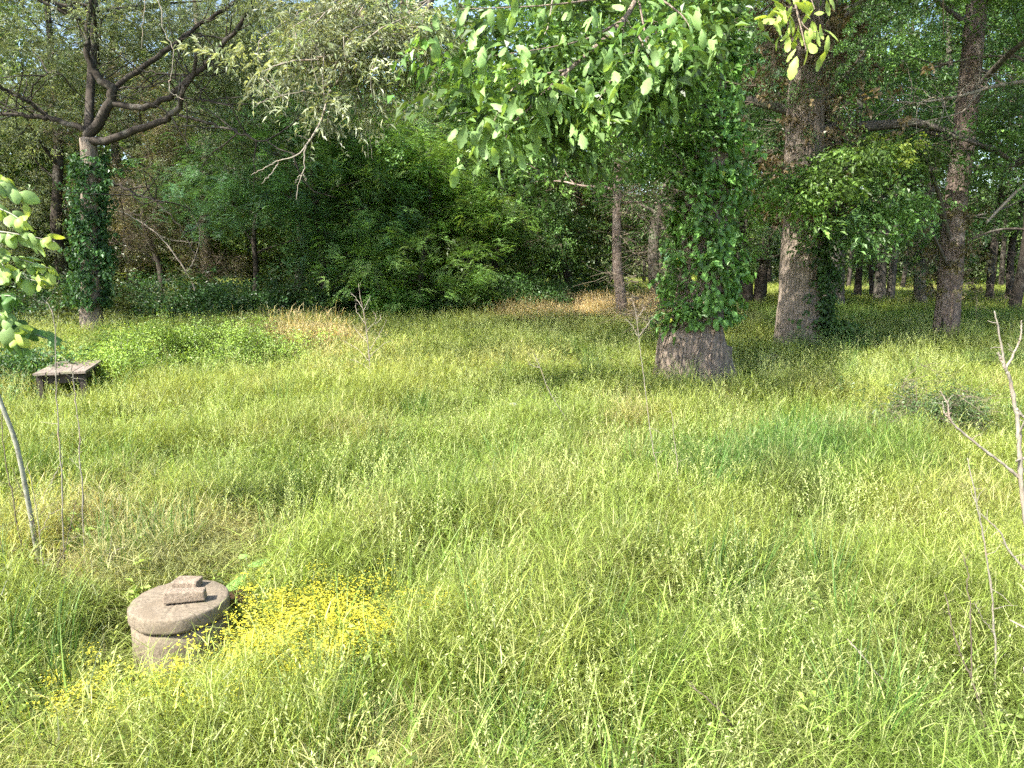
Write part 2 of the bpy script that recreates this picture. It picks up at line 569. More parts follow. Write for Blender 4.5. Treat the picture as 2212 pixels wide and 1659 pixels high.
def flower_sprig(rng, h=.3):
    """branching stalks; the small leaves"""
    mb = MB(); fl = MB()
    for k in range(5):
        a = rng.uniform(0, 6.283); hh = h * rng.uniform(.6, 1.15); lean = rng.uniform(.05, .5)
        b = np.array([rng.normal(0, .04), rng.normal(0, .04), -.02])
        d = np.array([math.cos(a), math.sin(a), 0])
        mb.blade(b, a, hh, lean, .003, 3, .4, curl=.8)
        for j in range(9):
            t = rng.uniform(.1, .95)
            p = b + d * lean * hh * t ** 1.8 + np.array([0, 0, hh * t * (1 - .3 * lean * lean)])
            aa = rng.uniform(0, 6.283)
            mb.leaf(p, np.array([math.cos(aa), math.sin(aa), .2]), np.array([rng.normal(0, .3), rng.normal(0, .3), 1]), .03, .012, rng.uniform(0, 1))
        top = b + d * lean * hh + np.array([0, 0, hh * (1 - .3 * lean * lean)])
        for j in range(15):
            p = top + rng.normal(0, .02, 3) * np.array([1.2, 1.2, .8])
            aa = rng.uniform(0, 6.283)
            for q in range(2):
                fl.leaf(p, np.array([math.cos(aa + q * 1.9), math.sin(aa + q * 1.9), .25]), np.array([rng.normal(0, .3), rng.normal(0, .3), 1]), .0085, .006, rng.uniform(.3, 1))
    return mb, fl


def straw(rng, n=30, L=.4):
    """dead stalks lying over each other"""
    mb = MB()
    for k in range(n):
        a = rng.uniform(0, 6.283)
        b = np.array([rng.normal(0, .13), rng.normal(0, .13), rng.uniform(0, .06)])
        mb.blade(b, a, L * rng.uniform(.25, .5), rng.uniform(1.2, 2.6), .0035, 3, rng.uniform(0, 1), curl=.5)
    return mb


rs = np.random.default_rng(11)
PROTOS = {
    'broad': ([proto('sprig', spr_broad(rs), M_LEAF) for _ in range(5)], M_LEAF),
    'bigbroad': ([proto('sprig', spr_broad(rs, 34, .15, .085, .7), M_LEAF) for _ in range(4)], M_LEAF),
    'small': ([proto('sprig', spr_broad(rs, 60, .05, .028, .5), M_LEAF) for _ in range(4)], M_LEAF),
    'fine': ([proto('frond', spr_fine(rs), M_LEAF) for _ in range(4)], M_LEAF),
    'willow': ([proto('tassel', spr_willow(rs), M_LEAF) for _ in range(5)], M_LEAF),
    'ivy': ([proto('ivy_sprig', spr_broad(rs, 16, .11, .085, .25), M_LEAF) for _ in range(4)], M_LEAF),
    'twig': ([proto('twiglet', spr_twig(rs), M_TWIG) for _ in range(4)], M_TWIG),
    'twigdark': ([proto('twiglet', spr_twig(rs), M_TWIG_DARK) for _ in range(4)], M_TWIG_DARK),
    'grass': ([proto('tile', tile(rs, .3, 62, meadow_tuft), M_GRASS) for _ in range(7)], M_GRASS),
    'midgrass': ([proto('tile', tile(rs, .75, 62, lambda q: meadow_tuft(q, .24, .42, 14, 22, .008, 3)), M_GRASS) for _ in range(5)], M_GRASS),
    'fargrass': ([proto('tile', tile(rs, 1.9, 60, lambda q: meadow_tuft(q, .5, .42, 14, 26, .02, 2)), M_GRASS) for _ in range(4)], M_GRASS),
    'clump': ([proto('tuft', tuft(rs, 60, .55, .007, .09, (.05, .6), 4, (.6, 1.2)), M_GRASS) for _ in range(4)], M_GRASS),
    'bladed': ([proto('tuft', tuft(rs, 12, .5, .012, .08, (.2, 1.0), 5, (.5, 1.2)), M_GRASS) for _ in range(5)], M_GRASS),
    'seed': ([proto('stalks', seed_tuft(rs), M_GRASS) for _ in range(5)], M_GRASS),
    'weed': ([proto('herb', weed(rs), M_GRASS) for _ in range(6)], M_GRASS),
    'straw': ([proto('straw_bits', straw(rs), M_GRASS) for _ in range(4)], M_GRASS),
}
fs = [flower_sprig(rs) for _ in range(5)]
PROTOS['flowerstalk'] = ([proto('sprig', a, M_GRASS) for a, b in fs], M_GRASS)
PROTOS['petals'] = ([proto('blossom', b, M_PETAL) for a, b in fs], M_PETAL)

# ------------------------------------------------------------------ ground
def build_ground():
    m, nt = new_mat('soil_and_thatch')
    L = nt.links.new
    out = N(nt, 'ShaderNodeOutputMaterial'); p = N(nt, 'ShaderNodeBsdfPrincipled', Roughness=0.95)
    tc = N(nt, 'ShaderNodeTexCoord')
    n1 = N(nt, 'ShaderNodeTexNoise', Scale=1.1, Detail=6.0); n2 = N(nt, 'ShaderNodeTexNoise', Scale=45.0, Detail=6.0, Roughness=.7)
    L(tc.outputs['Object'], n1.inputs['Vector']); L(tc.outputs['Object'], n2.inputs['Vector'])
    r = N(nt, 'ShaderNodeValToRGB')
    r.color_ramp.elements[0].color = (.03, .035, .012, 1); r.color_ramp.elements[0].position = .3
    r.color_ramp.elements[1].color = (.13, .12, .05, 1); r.color_ramp.elements[1].position = .7
    L(n2.outputs['Fac'], r.inputs[0])
    mx = N(nt, 'ShaderNodeMix'); mx.data_type = 'RGBA'
    r2 = N(nt, 'ShaderNodeMapRange'); r2.inputs['From Min'].default_value = .45; r2.inputs['From Max'].default_value = .65; r2.inputs['To Max'].default_value = .6
    L(n1.outputs['Fac'], r2.inputs['Value']); L(r2.outputs[0], mx.inputs[0]); L(r.outputs[0], mx.inputs[6]); mx.inputs[7].default_value = (.07, .09, .02, 1)
    L(mx.outputs[2], p.inputs['Base Color'])
    b = N(nt, 'ShaderNodeBump', Strength=.6, Distance=.02); L(n2.outputs['Fac'], b.inputs['Height']); L(b.outputs[0], p.inputs['Normal'])
    L(p.outputs[0], out.inputs['Surface'])
    xs = np.concatenate([[-900, -300, -120], np.linspace(-60, 60, 121), [120, 300, 900]])
    ys = np.concatenate([[-500, -100, -20], np.linspace(-5, 90, 96), [150, 400, 1500]])
    X, Yg = np.meshgrid(xs, ys)
    Z = ground_z(X, Yg)
    v = np.stack([X, Yg, Z], -1).reshape(-1, 3)
    nx = len(xs)
    f = [(j * nx + i, j * nx + i + 1, (j + 1) * nx + i + 1, (j + 1) * nx + i) for j in range(len(ys) - 1) for i in range(nx - 1)]
    mb = MB(); mb.add(v, f)
    tag(link('ground', mb.mesh('ground', True), None, m), 'dark soil and thatch under the tall meadow grass', None, None, 'structure')


build_ground()

# ------------------------------------------------------------------ patches of the meadow (centre, radii in metres)
def patch(x, y, px, py, rx, ry, z=0.2, edge=.45):
    cx, cy = G(px, py, z)
    d = np.sqrt(((x - cx) / rx) ** 2 + ((y - cy) / ry) ** 2) + (fbm(x * 1.7, y * 1.7, 21, 3) - .5) * 1.1
    return np.clip((1 + edge - d) / (2 * edge), 0, 1)


def wedge(rng, n, y0, y1, marg=1.3):
    """points on the ground in view, and some way to the sides"""
    y = np.sqrt(rng.uniform(y0 ** 2, y1 ** 2, n))
    x = rng.uniform(-1, 1, n) * (y * .72 * marg + 1.0)
    return x, y


def lerp(a, b, t):
    return a * (1 - t[:, None]) + np.asarray(b) * t[:, None]


RIS = G(388, 1296, .32)       # middle of the concrete riser
T1B = G(1482, 815, .15)
T2B = G(1722, 757, .15)
T3B = G(2040, 745, .15)
T4B = G(197, 722, .15)
T5B = G(1346, 698, .15)
TABLE = G(150, 812, .62)


def away(x, y, c, r):
    return (x - c[0]) ** 2 + (y - c[1]) ** 2 > r * r


def meadow_fields(x, y):
    tan = np.maximum.reduce([patch(x, y, 1265, 674, 3.7, 5.0), patch(x, y, 730, 748, 1.3, 1.6) * .8, patch(x, y, 330, 1165, .5, .42) * .55,
                             patch(x, y, 1150, 785, 1.6, 1.0) * .3, patch(x, y, 820, 800, .9, 1.2) * .35])
    flow = np.maximum.reduce([patch(x, y, 610, 1385, .55, .42) * .9, patch(x, y, 420, 1450, .5, .3) * .65, patch(x, y, 770, 1370, .5, .36) * .5])
    lush = np.maximum.reduce([patch(x, y, 1680, 1010, 1.1, .75), patch(x, y, 590, 1190, .16, .2), patch(x, y, 300, 1210, .3, .16) * .8, patch(x, y, 1850, 690, 6, 3) * .7])
    low = np.maximum.reduce([patch(x, y, 400, 1340, .5, .5, .1), flow])
    return tan, flow, lush, low


def meadow():
    rng = np.random.default_rng(3)
    sets = [('meadow_grass', 'grass', 980, 1.9, 11.0, 1.12), ('meadow_grass', 'midgrass', 1050, 9.0, 31.0, 1.2), ('meadow_grass', 'fargrass', 750, 29.0, 80.0, 1.15)]
    for i, (nm, key, n, y0, y1, mg) in enumerate(sets):
        x, y = wedge(rng, n, y0, y1, mg)
        if i == 1:
            keep = (y > 10.5) | (rng.uniform(0, 1, n) < (y - 9) / 1.5 + .2); x, y = x[keep], y[keep]
        keep = away(x, y, RIS, .42) & away(x, y, T1B, .55) & away(x, y, T2B, .45) & away(x, y, (-5.9, 9.75), .35)
        x, y = x[keep], y[keep]; n = len(x)
        tan, flow, lush, low = meadow_fields(x, y)
        big = fbm(x * .35 + 3, y * .35, 41, 3); mid = fbm(x * 1.3, y * 1.3, 45, 2); fin = rng.uniform(0, 1, n)
        col = np.tile(np.array([.245, .325, .06]), (n, 1))
        col = lerp(col, (.34, .38, .085), np.clip((mid - .45) * 3, 0, 1) * .7)
        col = lerp(col, (.16, .25, .045), np.clip((big - .5) * 4, 0, 1) * .7)
        col = lerp(col, (.37, .33, .15), (fin < .1) * rng.uniform(.2, .8, n))
        col = lerp(col, (.09, .21, .04), lush * .9)
        col = lerp(col, (.7, .53, .32), tan * rng.uniform(.75, 1, n))
        col = col * rng.uniform(.85, 1.15, n)[:, None]
        hh = (.5 + .8 * mid) * rng.uniform(.75, 1.2, n) * (1 + .35 * lush) * (1 - .5 * low) * (1 + .5 * tan * (y > 15)) * (1 - .35 * tan * (y < 8))
        clr = ~away(x, y, RIS, .75) & (y < RIS[1] + .2)
        hh = np.where(clr, hh * .52, hh)
        hh = np.where(~away(x, y, (-5.7, 9.1), .8), hh * .6, hh)
        if i == 2: hh *= .8
        hh = np.where(~away(x, y, (T1B[0], T1B[1] - 1.0), 1.5), hh * .72, hh)
        gap = np.maximum.reduce([patch(x, y, 1280, 1520, .3, .2), patch(x, y, 1130, 1600, .2, .12), patch(x, y, 1960, 1450, .25, .2), patch(x, y, 1000, 1330, .2, .2), patch(x, y, 1600, 1300, .3, .3) * .7, .8 * (fbm(x * 1.9 + 7, y * 1.9, 66, 2) > .66)]) if i == 0 else 0 * x
        hh *= 1 - .55 * gap; col = lerp(col, (.17, .22, .07), gap * .6)
        wx = np.ones(n) * (1 + (i > 0) * .2)
        pos = np.stack([x, y, ground_z(x, y)], -1)
        rot = np.stack([rng.normal(0, .03, n), rng.normal(0, .03, n), rng.uniform(0, 6.28, n)], -1)
        o = scatter(nm, key, pos, rot, np.stack([wx, wx, hh], -1), col, None, rng)
        tag(o, ['tall yellow-green grass of the near meadow', 'tall grass of the middle of the meadow', 'grass far back under the woodland trees'][i], 'grass', None, 'stuff')

    def extra(name, key, n, y0, y1, mask, colf, hf, label, cat='grass', marg=1.15, tilt=.1):
        x, y = wedge(rng, n, y0, y1, marg)
        k = (rng.uniform(0, 1, n) < mask(x, y)) & away(x, y, RIS, .3) & away(x, y, (RIS[0], RIS[1] - .22), .3) & away(x, y, T1B, .6) & away(x, y, T2B, .5)
        x, y = x[k], y[k]; n = len(x)
        if not n: return None
        pos = np.stack([x, y, ground_z(x, y)], -1)
        rot = np.stack([rng.normal(0, tilt, n), rng.normal(0, tilt, n), rng.uniform(0, 6.28, n)], -1)
        col = np.tile(np.array(colf, float), (n, 1)) * rng.uniform(.7, 1.3, n)[:, None]
        o = scatter(name, key, pos, rot, hf * rng.uniform(.7, 1.25, n), col, None, rng)
        tag(o, label, cat, None, 'stuff')
        return pos, rot, o
    F = meadow_fields
    extra('seeding_grass', 'seed', 9000, 1.9, 22, lambda x, y: .2 + .45 * (fbm(x * .9, y * .9, 77, 2) > .52) * (1 - F(x, y)[1]) - .6 * F(x, y)[3], (.36, .42, .16), 1.0, 'pale thin stalks with seed heads above the meadow grass')
    extra('dark_grass_clumps', 'clump', 2600, 1.9, 16, lambda x, y: np.clip(F(x, y)[2] * 1.0 + patch(x, y, 120, 1430, .35, .35) * .8 + patch(x, y, 620, 1650, .9, .22) * .8 + patch(x, y, 1100, 1480, .25, .3) * .6 + .05 + .5 * (fbm(x * .8 + 9, y * .8, 90, 2) > .66), 0, 1), (.1, .2, .045), 1.05, 'deep green clumps of taller grass')
    extra('broad_grass', 'bladed', 5200, 1.9, 9, lambda x, y: np.clip(.15 + .8 * (fbm(x * .9 + 2, y * .9, 95, 2) > .58) + patch(x, y, 700, 1650, 1.2, .4) - .7 * F(x, y)[3] * (y > 2.95), 0, 1), (.2, .31, .06), .85, 'broad arching blades of grass at the near edge')
    extra('leafy_weeds', 'weed', 9000, 1.9, 24, lambda x, y: np.clip(.12 + .85 * (fbm(x * .7 + 12, y * .7, 99, 3) > .56) + patch(x, y, 470, 760, 2.6, 1.6) + patch(x, y, 100, 1300, .5, .6) - .4 * F(x, y)[1], 0, 1) * (1 - .8 * patch(x, y, 1270, 672, 3, 4)), (.24, .34, .075), 1.0, 'small leafy weeds among the grass', 'weeds')
    extra('straw_litter', 'straw', 5200, 1.9, 14, lambda x, y: np.clip(F(x, y)[0] * 1.3 + .22 * (fbm(x * 1.1 + 4, y * 1.1, 61, 2) > .55) + .4 * patch(x, y, 560, 1290, .5, .5), 0, 1), (.5, .38, .24), 1.0, 'dead pinkish straw lying flat beyond the concrete riser', 'straw')
    r = extra('yellow_wildflowers', 'flowerstalk', 7000, 2.2, 5.2, lambda x, y: np.clip(F(x, y)[1] * 1.0, 0, 1) * away(x, y, (RIS[0], RIS[1] - .25), .2), (.34, .37, .07), .92, 'carpet of small yellow wildflowers beside the concrete riser', 'wildflowers', .9)
    pos, rot, o = r
    me = o.data
    rg = np.random.default_rng(5)
    n = len(pos)
    on = rg.uniform(0, 1, n) < .68 * (fbm(pos[:, 0] * 4.5, pos[:, 1] * 4.5, 33, 2) > .4)
    scl = np.zeros(n * 3, np.float32); me.attributes['scl'].data.foreach_get('vector', scl)
    idx = np.zeros(n, np.int32); me.attributes['idx'].data.foreach_get('value', idx)
    col = np.tile(np.array((.68, .62, .06)), (n, 1)) * rg.uniform(.75, 1.05, n)[:, None]
    o2 = scatter('yellow_blossoms', 'petals', pos[on], rot[on], scl.reshape(-1, 3)[on], col[on], None, rg)
    o2.data.attributes['idx'].data.foreach_set('value', idx[on])
    tag(o2, 'bright yellow blossoms of the wildflowers beside the riser', 'blossoms', None, 'stuff')


meadow()

# ------------------------------------------------------------------ trees
def spline(pts, n):
    """a smooth run through a few points"""
    pts = np.asarray(pts, float)
    m = len(pts)
    t = np.linspace(0, m - 1, n)
    i = np.clip(t.astype(int), 0, m - 2); f = (t - i)[:, None]
    p0 = pts[np.clip(i - 1, 0, m - 1)]; p1 = pts[i]; p2 = pts[i + 1]; p3 = pts[np.clip(i + 2, 0, m - 1)]
    return .5 * ((2 * p1) + (-p0 + p2) * f + (2 * p0 - 5 * p1 + 4 * p2 - p3) * f ** 2 + (-p0 + 3 * p1 - 3 * p2 + p3) * f ** 3)


def limbs(rng, axis, r0, zs, reach, nl, sub=4, sag=.1, mb=None, up=.35, rfac=.32):
    """limbs off the trunk axis between heights zs; returns places for foliage"""
    fol = []
    zax = axis[:, 2]
    for k in range(nl):
        f = (k + rng.uniform(0, .8)) / nl
        z = zs[0] + (zs[1] - zs[0]) * f
        i = int(np.argmin(abs(zax - z)))
        b = axis[i]
        az = k * 2.4 + rng.uniform(-.5, .5)
        L = reach * (1 - .55 * f ** 1.4) * rng.uniform(.75, 1.15)
        d = np.array([math.cos(az), math.sin(az), up * rng.uniform(.4, 1.5) + .5 * f])
        pts = [b]; p = b.copy(); dd = d / np.linalg.norm(d)
        for q in range(6):
            dd = dd + rng.normal(0, .14, 3) + np.array([0, 0, -sag * q * .12]); dd /= np.linalg.norm(dd)
            p = p + dd * L / 6; pts.append(p.copy())
        r = r0 * rfac * (1 - .5 * f) * rng.uniform(.7, 1.2)
        P_ = spline(pts, 9)
        mb.tube(P_, np.linspace(r, r * .22, 9), 6)
        for s_ in range(sub):
            j = int(rng.integers(3, 9))
            q = P_[j].copy(); e = (P_[j] - P_[j - 1]); e /= np.linalg.norm(e) + 1e-9
            e = e + rng.normal(0, .6, 3); e /= np.linalg.norm(e)
            sp = [q.copy()]
            l2 = L * rng.uniform(.25, .5)
            for w in range(4):
                e = e + rng.normal(0, .2, 3); e /= np.linalg.norm(e)
                q = q + e * l2 / 4; sp.append(q.copy())
            mb.tube(sp, np.linspace(r * .35, r * .08, 5), 4, cap=False)
            fol += [sp[2], sp[3], sp[4]]
        fol += [P_[6], P_[8]]
    return np.array(fol)


def foliage(rng, centres, n, spread, tone, key, tonevar=.25, alt=None, altp=.2, scale=1.0, zmin=None, squash=.7):
    n = int(n)
    ci = rng.integers(0, len(centres), n)
    off = rng.normal(0, 1, (n, 3)) * spread * np.array([1, 1, squash])
    pos = centres[ci] + off
    if zmin is not None:
        pos = pos[pos[:, 2] > zmin]; ci = ci[:len(pos)]; n = len(pos)
    rot = np.stack([rng.normal(0, .35, n), rng.normal(0, .35, n), rng.uniform(0, 6.28, n)], -1)
    cv = rng.uniform(1 - tonevar * 1.5, 1 + tonevar * 1.6, len(centres))[ci[:n]] * rng.uniform(.8, 1.2, n)
    col = np.array(tone)[None] * cv[:, None]
    if alt is not None:
        k = (rng.uniform(0, 1, len(centres)) < altp)[ci[:n]]
        col[k] = np.array(alt) * cv[k][:, None]
    return pos, rot, scale * rng.uniform(.7, 1.25, n), col


def ivy_on(rng, axis, rad, z0, z1, n, out=.1, tone=(.06, .13, .035), scale=1.0, az=None):
    z = rng.uniform(z0, z1, n)
    i = np.array([int(np.argmin(abs(axis[:, 2] - q))) for q in z])
    a = rng.uniform(0, 6.283, n) if az is None else rng.normal(az[0], az[1], n)
    nz = fbm(z * 1.4 + 3, a * 1.2 + 7, 17, 2)
    r = rad[i] * 1.02 + rng.gamma(1.5, out / 2, n) * (.25 + 2.2 * np.clip((nz - .3) * 2, 0, 1))
    c = axis[i]
    pos = np.stack([c[:, 0] + np.cos(a) * r, c[:, 1] + np.sin(a) * r, z], -1)
    rot = np.stack([rng.normal(0, .3, n), rng.normal(.75, .35, n), a + rng.normal(0, .4, n)], -1)
    col = np.array(tone)[None] * rng.uniform(.7, 1.4, n)[:, None]
    return pos, rot, scale * rng.uniform(.7, 1.2, n), col


def part_scatter(name, key, data, parent, rng, kind='stuff'):
    o = scatter(name, key, *data, parent=parent, rng=rng)
    if kind: o['kind'] = kind
    return o


def std_axis(rng, h, lean=(0, 0), wob=.15, n=28):
    t = np.linspace(0, 1, 6)
    pts = np.stack([lean[0] * t * h + rng.normal(0, wob, 6) * (t > .05), lean[1] * t * h + rng.normal(0, wob, 6) * (t > .05), t * h], -1)
    pts[0] = (0, 0, -.1)
    return spline(pts, n)


def tree(name, base, label, seed, h=14, r=.22, crown=(3.0, 13.5), reach=4.0, nl=13, nf=1400, key='broad', tone=(.07, .13, .035), alt=None,
         bark=None, lean=(0, 0), wob=.15, spread=.55, scale=1.0, group=None, sides=14, relief=.16, sub=4, twigs=0, zmin=None, axis=None, squash=.7, cat='tree', up=.35, sag=.1):
    rng = np.random.default_rng(seed)
    e = empty(name, (base[0], base[1], gz(*base)), label, cat, group)
    ax = std_axis(rng, h, lean, wob) if axis is None else axis
    hh = ax[-1][2]
    t = np.clip(ax[:, 2] / hh, 0, 1)
    rad = r * (1 - .8 * t) + r * .45 * np.exp(-np.clip(ax[:, 2], 0, 9) / .25)
    mb = MB()
    mb.tube(ax, rad, sides, relief, seed, ridges=max(7, sides // 2))
    lm = MB()
    fol = limbs(rng, ax, r, crown, reach, nl, sub, sag, lm, up)
    link('trunk', mb.mesh('trunk', True), e, bark or M_BARK_GREY)
    link('limbs', lm.mesh('limbs', True), e, bark or M_BARK_GREY)
    d = foliage(rng, fol, nf, spread, tone, key, .3, alt, .25, scale, zmin, squash)
    part_scatter('crown', key, d, e, rng)
    if twigs:
        d = foliage(rng, fol, twigs, spread * .8, (.2, .17, .13), 'twigdark')
        part_scatter('twigs', 'twigdark', d, e, rng)
    return e, ax, rad


def copy_thing(src, loc, rz, scl, label, group=None):
    e = src.copy(); COL.objects.link(e)
    e.location = loc; e.rotation_euler = (0, 0, rz); e.scale = (scl, scl, scl)
    e['label'] = label
    if group: e['group'] = group
    for ch in list(src.children):
        c = ch.copy(); COL.objects.link(c); c.parent = e
    return e


# ---- the big creeper-clad oak with a burl
GREEN_D = (.09, .175, .055); GREEN_M = (.105, .2, .05); GREEN_B = (.14, .25, .055); OLIVE = (.19, .23, .13); BROWNISH = (.18, .145, .085); BLUEG = (.095, .195, .1)


def oak_leaf_mesh(seed, ln=.2, wd=.105, lobes=True):
    """one big drooping leaf with wavy lobes"""
    rg = np.random.default_rng(seed)
    n = 9
    mb = MB()
    V, A = [], []
    curl = rg.uniform(.5, 1.3); cup = rg.uniform(.1, .5); roll = rg.uniform(-.3, .3)
    for i in range(n):
        t = i / (n - 1)
        w = wd * .5 * math.sin(math.pi * min(1, t ** .8 * .97 + .02)) ** .75
        if lobes: w *= (1.0 if i % 2 else .8) * (1 + rg.uniform(-.1, .1))
        if lobes: w *= .55 + .7 * t
        ang = curl * t
        x = ln * (math.sin(ang) / curl); z = -ln * (1 - math.cos(ang)) / curl
        V += [(x, -w, z - cup * w + roll * w), (x, 0, z + .006), (x, w, z - cup * w - roll * w)]
        A += [.0, .22, .0]
    F = []
    for i in range(n - 1):
        b = i * 3
        F += [(b, b + 1, b + 4, b + 3), (b + 1, b + 2, b + 5, b + 4)]
    mb.add(V, F)
    me = mb.mesh('leaf', True)
    at = me.attributes.new('rib', 'FLOAT', 'POINT'); at.data.foreach_set('value', np.array(A, np.float32))
    me.materials.append(M_BIGLEAF)
    return me


OAKL = [oak_leaf_mesh(i) for i in range(6)]
OVAL = [oak_leaf_mesh(20 + i, .085, .056, False) for i in range(5)]
CREEP = [oak_leaf_mesh(40 + i, .12, .07, False) for i in range(4)]


def leaf_objects(parent, meshes, specs, rng):
    """specs: position, euler, scale, colour of every leaf, in the parent's own space"""
    for p, r, s, c in specs:
        o = bpy.data.objects.new('leaf', meshes[int(rng.integers(0, len(meshes)))])
        COL.objects.link(o); o.parent = parent
        o.location = p; o.rotation_euler = r; o.scale = (s, s, s)
        o.color = (*c, 1)


def path_part(name, parent, pts, r0, r1, mat, off, n=14, sides=6, wob=0, rng=None):
    mb = MB()
    P_ = spline(np.asarray(pts) - off, n)
    if wob: P_[1:-1] += rng.normal(0, wob, P_[1:-1].shape)
    mb.tube(P_, np.linspace(r0, r1, n), sides)
    return link(name, mb.mesh(name, True), parent, mat), P_


def big_oak():
    rng = np.random.default_rng(100)
    bx, by = T1B
    e = empty('creeper_clad_tree', (bx, by, gz(bx, by)), 'huge oak with a bulging burl at its foot, wrapped in broad green creeper', 'tree')
    off = np.array([bx, by, gz(bx, by)])
    px = by / 1598.0      # metres per print pixel at this tree, nearly
    top = [(0.06, 0, -.15), (.05, 0, .3), (.06, 0, .7), (.13, 0, 1.1), (.2, .0, 2.2), (.17, .05, 4.0), (.1, .1, 6.0), (.2, .2, 9.0), (.5, .3, 12.5), (.7, .3, 15.5)]
    ax = spline(top, 150)
    z = ax[:, 2]
    rad = np.interp(z, [-.2, .0, .35, .8, 1.0, 1.6, 3, 6, 9, 12, 15.5], [.62, .58, .53, .51, .42, .36, .33, .29, .25, .17, .05])

    def burl(a, L):
        # the burl bulges to the left and towards the camera
        zz = L - .15
        q = np.exp(-((a - A0 + math.pi) % (2 * math.pi) - math.pi) ** 2 / .45)
        return q * (.26 / (1 + math.exp((zz - .8) / .04))) * (0.9 + .1 * math.sin(zz * 9))
    A0 = math.pi * 1.12
    mb = MB()
    # tube() measures angles from its own axes; find which angle points to -x
    mb.tube(ax, rad, 240, .11, 4, ridges=36, flare=lambda a, L: burl(a, L))
    me = mb.mesh('trunk', True)
    link('trunk', me, e, M_BARK_OAK)
    lm = MB()
    fol = limbs(rng, ax, .4, (6.2, 15), 6.2, 15, 5, .25, lm)
    link('limbs', lm.mesh('limbs', True), e, M_BARK_OAK)
    part_scatter('crown', 'broad', foliage(rng, fol, 3000, .6, GREEN_B, 'broad', .3, GREEN_M, .4, zmin=6.3), e, rng)
    # epicormic shoots and creeper close round the stem
    sh = []
    for q in range(420):
        zz = rng.uniform(1.15, 6.3); a = rng.uniform(0, 6.283)
        L = rng.uniform(.2, .75) * (1.1 if math.cos(a) < -.2 else .22) * np.interp(zz, [1, 2.0, 4, 6.3], [.35, 1, .9, 1.2])
        i = int(np.argmin(abs(z - zz)))
        sh.append(ax[i] + np.array([math.cos(a) * (rad[i] + L), math.sin(a) * (rad[i] + L) * .8, 0]))
    sh = np.array(sh)
    sh = sh[sh[:, 0] < .32]; sh[:, 0] -= .12
    part_scatter('shoots', 'bigbroad', foliage(rng, sh[(fbm(sh[:, 2] * 1.3, sh[:, 0] * 2, 3, 2) > .45)], 520, .1, (.12, .24, .055), 'bigbroad', .35, (.16, .29, .07), .3, .55), e, rng)
    part_scatter('dead_twigs', 'twigdark', foliage(rng, sh, 170, .2, BROWNISH, 'twigdark'), e, rng)
    part_scatter('creeper_mass', 'ivy', ivy_on(rng, ax, rad, 1.12, 6.5, 330, .08, (.125, .25, .06), 1.2), e, rng)
    # creeper leaves that show one by one, on the side towards the camera
    specs = []
    cr = MB()
    for q in range(290):
        zz = 1.05 + 4.2 * rng.uniform(0, 1) ** 1.2; a = -math.pi / 2 + rng.uniform(-1.5, 1.5)
        i = int(np.argmin(abs(z - zz))); r = rad[i] + rng.uniform(.03, .1) + .22 * max(0., float(fbm(zz * 1.6, a * 1.3, 5, 2)) - .4) * 2
        p = ax[i] + np.array([math.cos(a) * r, math.sin(a) * r, zz - z[i]])
        c = np.array((.14, .28, .07)) * rng.uniform(.7, 1.4)
        if rng.uniform() < .04: c = np.array((.45, .5, .08))
        specs.append((p, (rng.normal(0, .4), rng.normal(.5, .4), a + rng.normal(0, .7)), rng.uniform(.9, 1.5), c))
    cl = link('creeper', cr_mesh(ax, rad, rng), e, M_BARK_OAK)
    leaf_objects(cl, CREEP, specs, rng)
    return e, off, ax


def cr_mesh(ax, rad, rng):
    mb = MB()
    for s in range(6):
        a0 = -math.pi / 2 + rng.uniform(-1.3, 1.3)
        zs = np.linspace(.05, 6, 40); pts = []
        a = a0
        for zz in zs:
            i = int(np.argmin(abs(ax[:, 2] - zz))); a += rng.normal(0, .07)
            r = rad[i] * 1.04 + .01
            pts.append(ax[i] + np.array([math.cos(a) * r, math.sin(a) * r, zz - ax[i][2]]))
        mb.tube(pts, np.linspace(.014, .006, 40), 5)
    return mb.mesh('creeper', True)


OAK, OAK_OFF, OAK_AX = big_oak()
OAK_TOP = np.array(OAK_OFF) + np.array([.15, .1, 7.2])


def leafy_limb(rng, parent, off, main, twigs, r0, nleaf, box_spread, tone, mat, meshes=OAKL, scl=1.0):
    """a low limb with side twigs, whorls of big leaves at the twig ends"""
    o, P_ = path_part('low_limb', parent, main, r0, r0 * .3, mat, off, 18, 7)
    specs = []
    ends = []
    mb = MB()
    for tw in twigs:
        q = spline(np.asarray(tw) - off, 8)
        mb.tube(q, np.linspace(r0 * .3, .003, 8), 5)
        ends.append((q[-1], q[-1] - q[-3])); ends.append((q[5], q[5] - q[4])); ends.append((q[3], q[4] - q[3]))
    t = link('side_twigs', mb.mesh('side_twigs', True), o, mat)
    for k in range(nleaf):
        c, d = ends[k % len(ends)]
        a = rng.uniform(0, 6.283)
        p = c + rng.normal(0, box_spread, 3) * np.array([1, 1, .6])
        f = rng.uniform(.7, 1.3)
        cc = np.array(tone) * f
        specs.append((p, (rng.normal(0, .45), rng.normal(.65, .4), a), scl * rng.uniform(.7, 1.2), cc))
    leaf_objects(o, meshes, specs, rng)
    return o


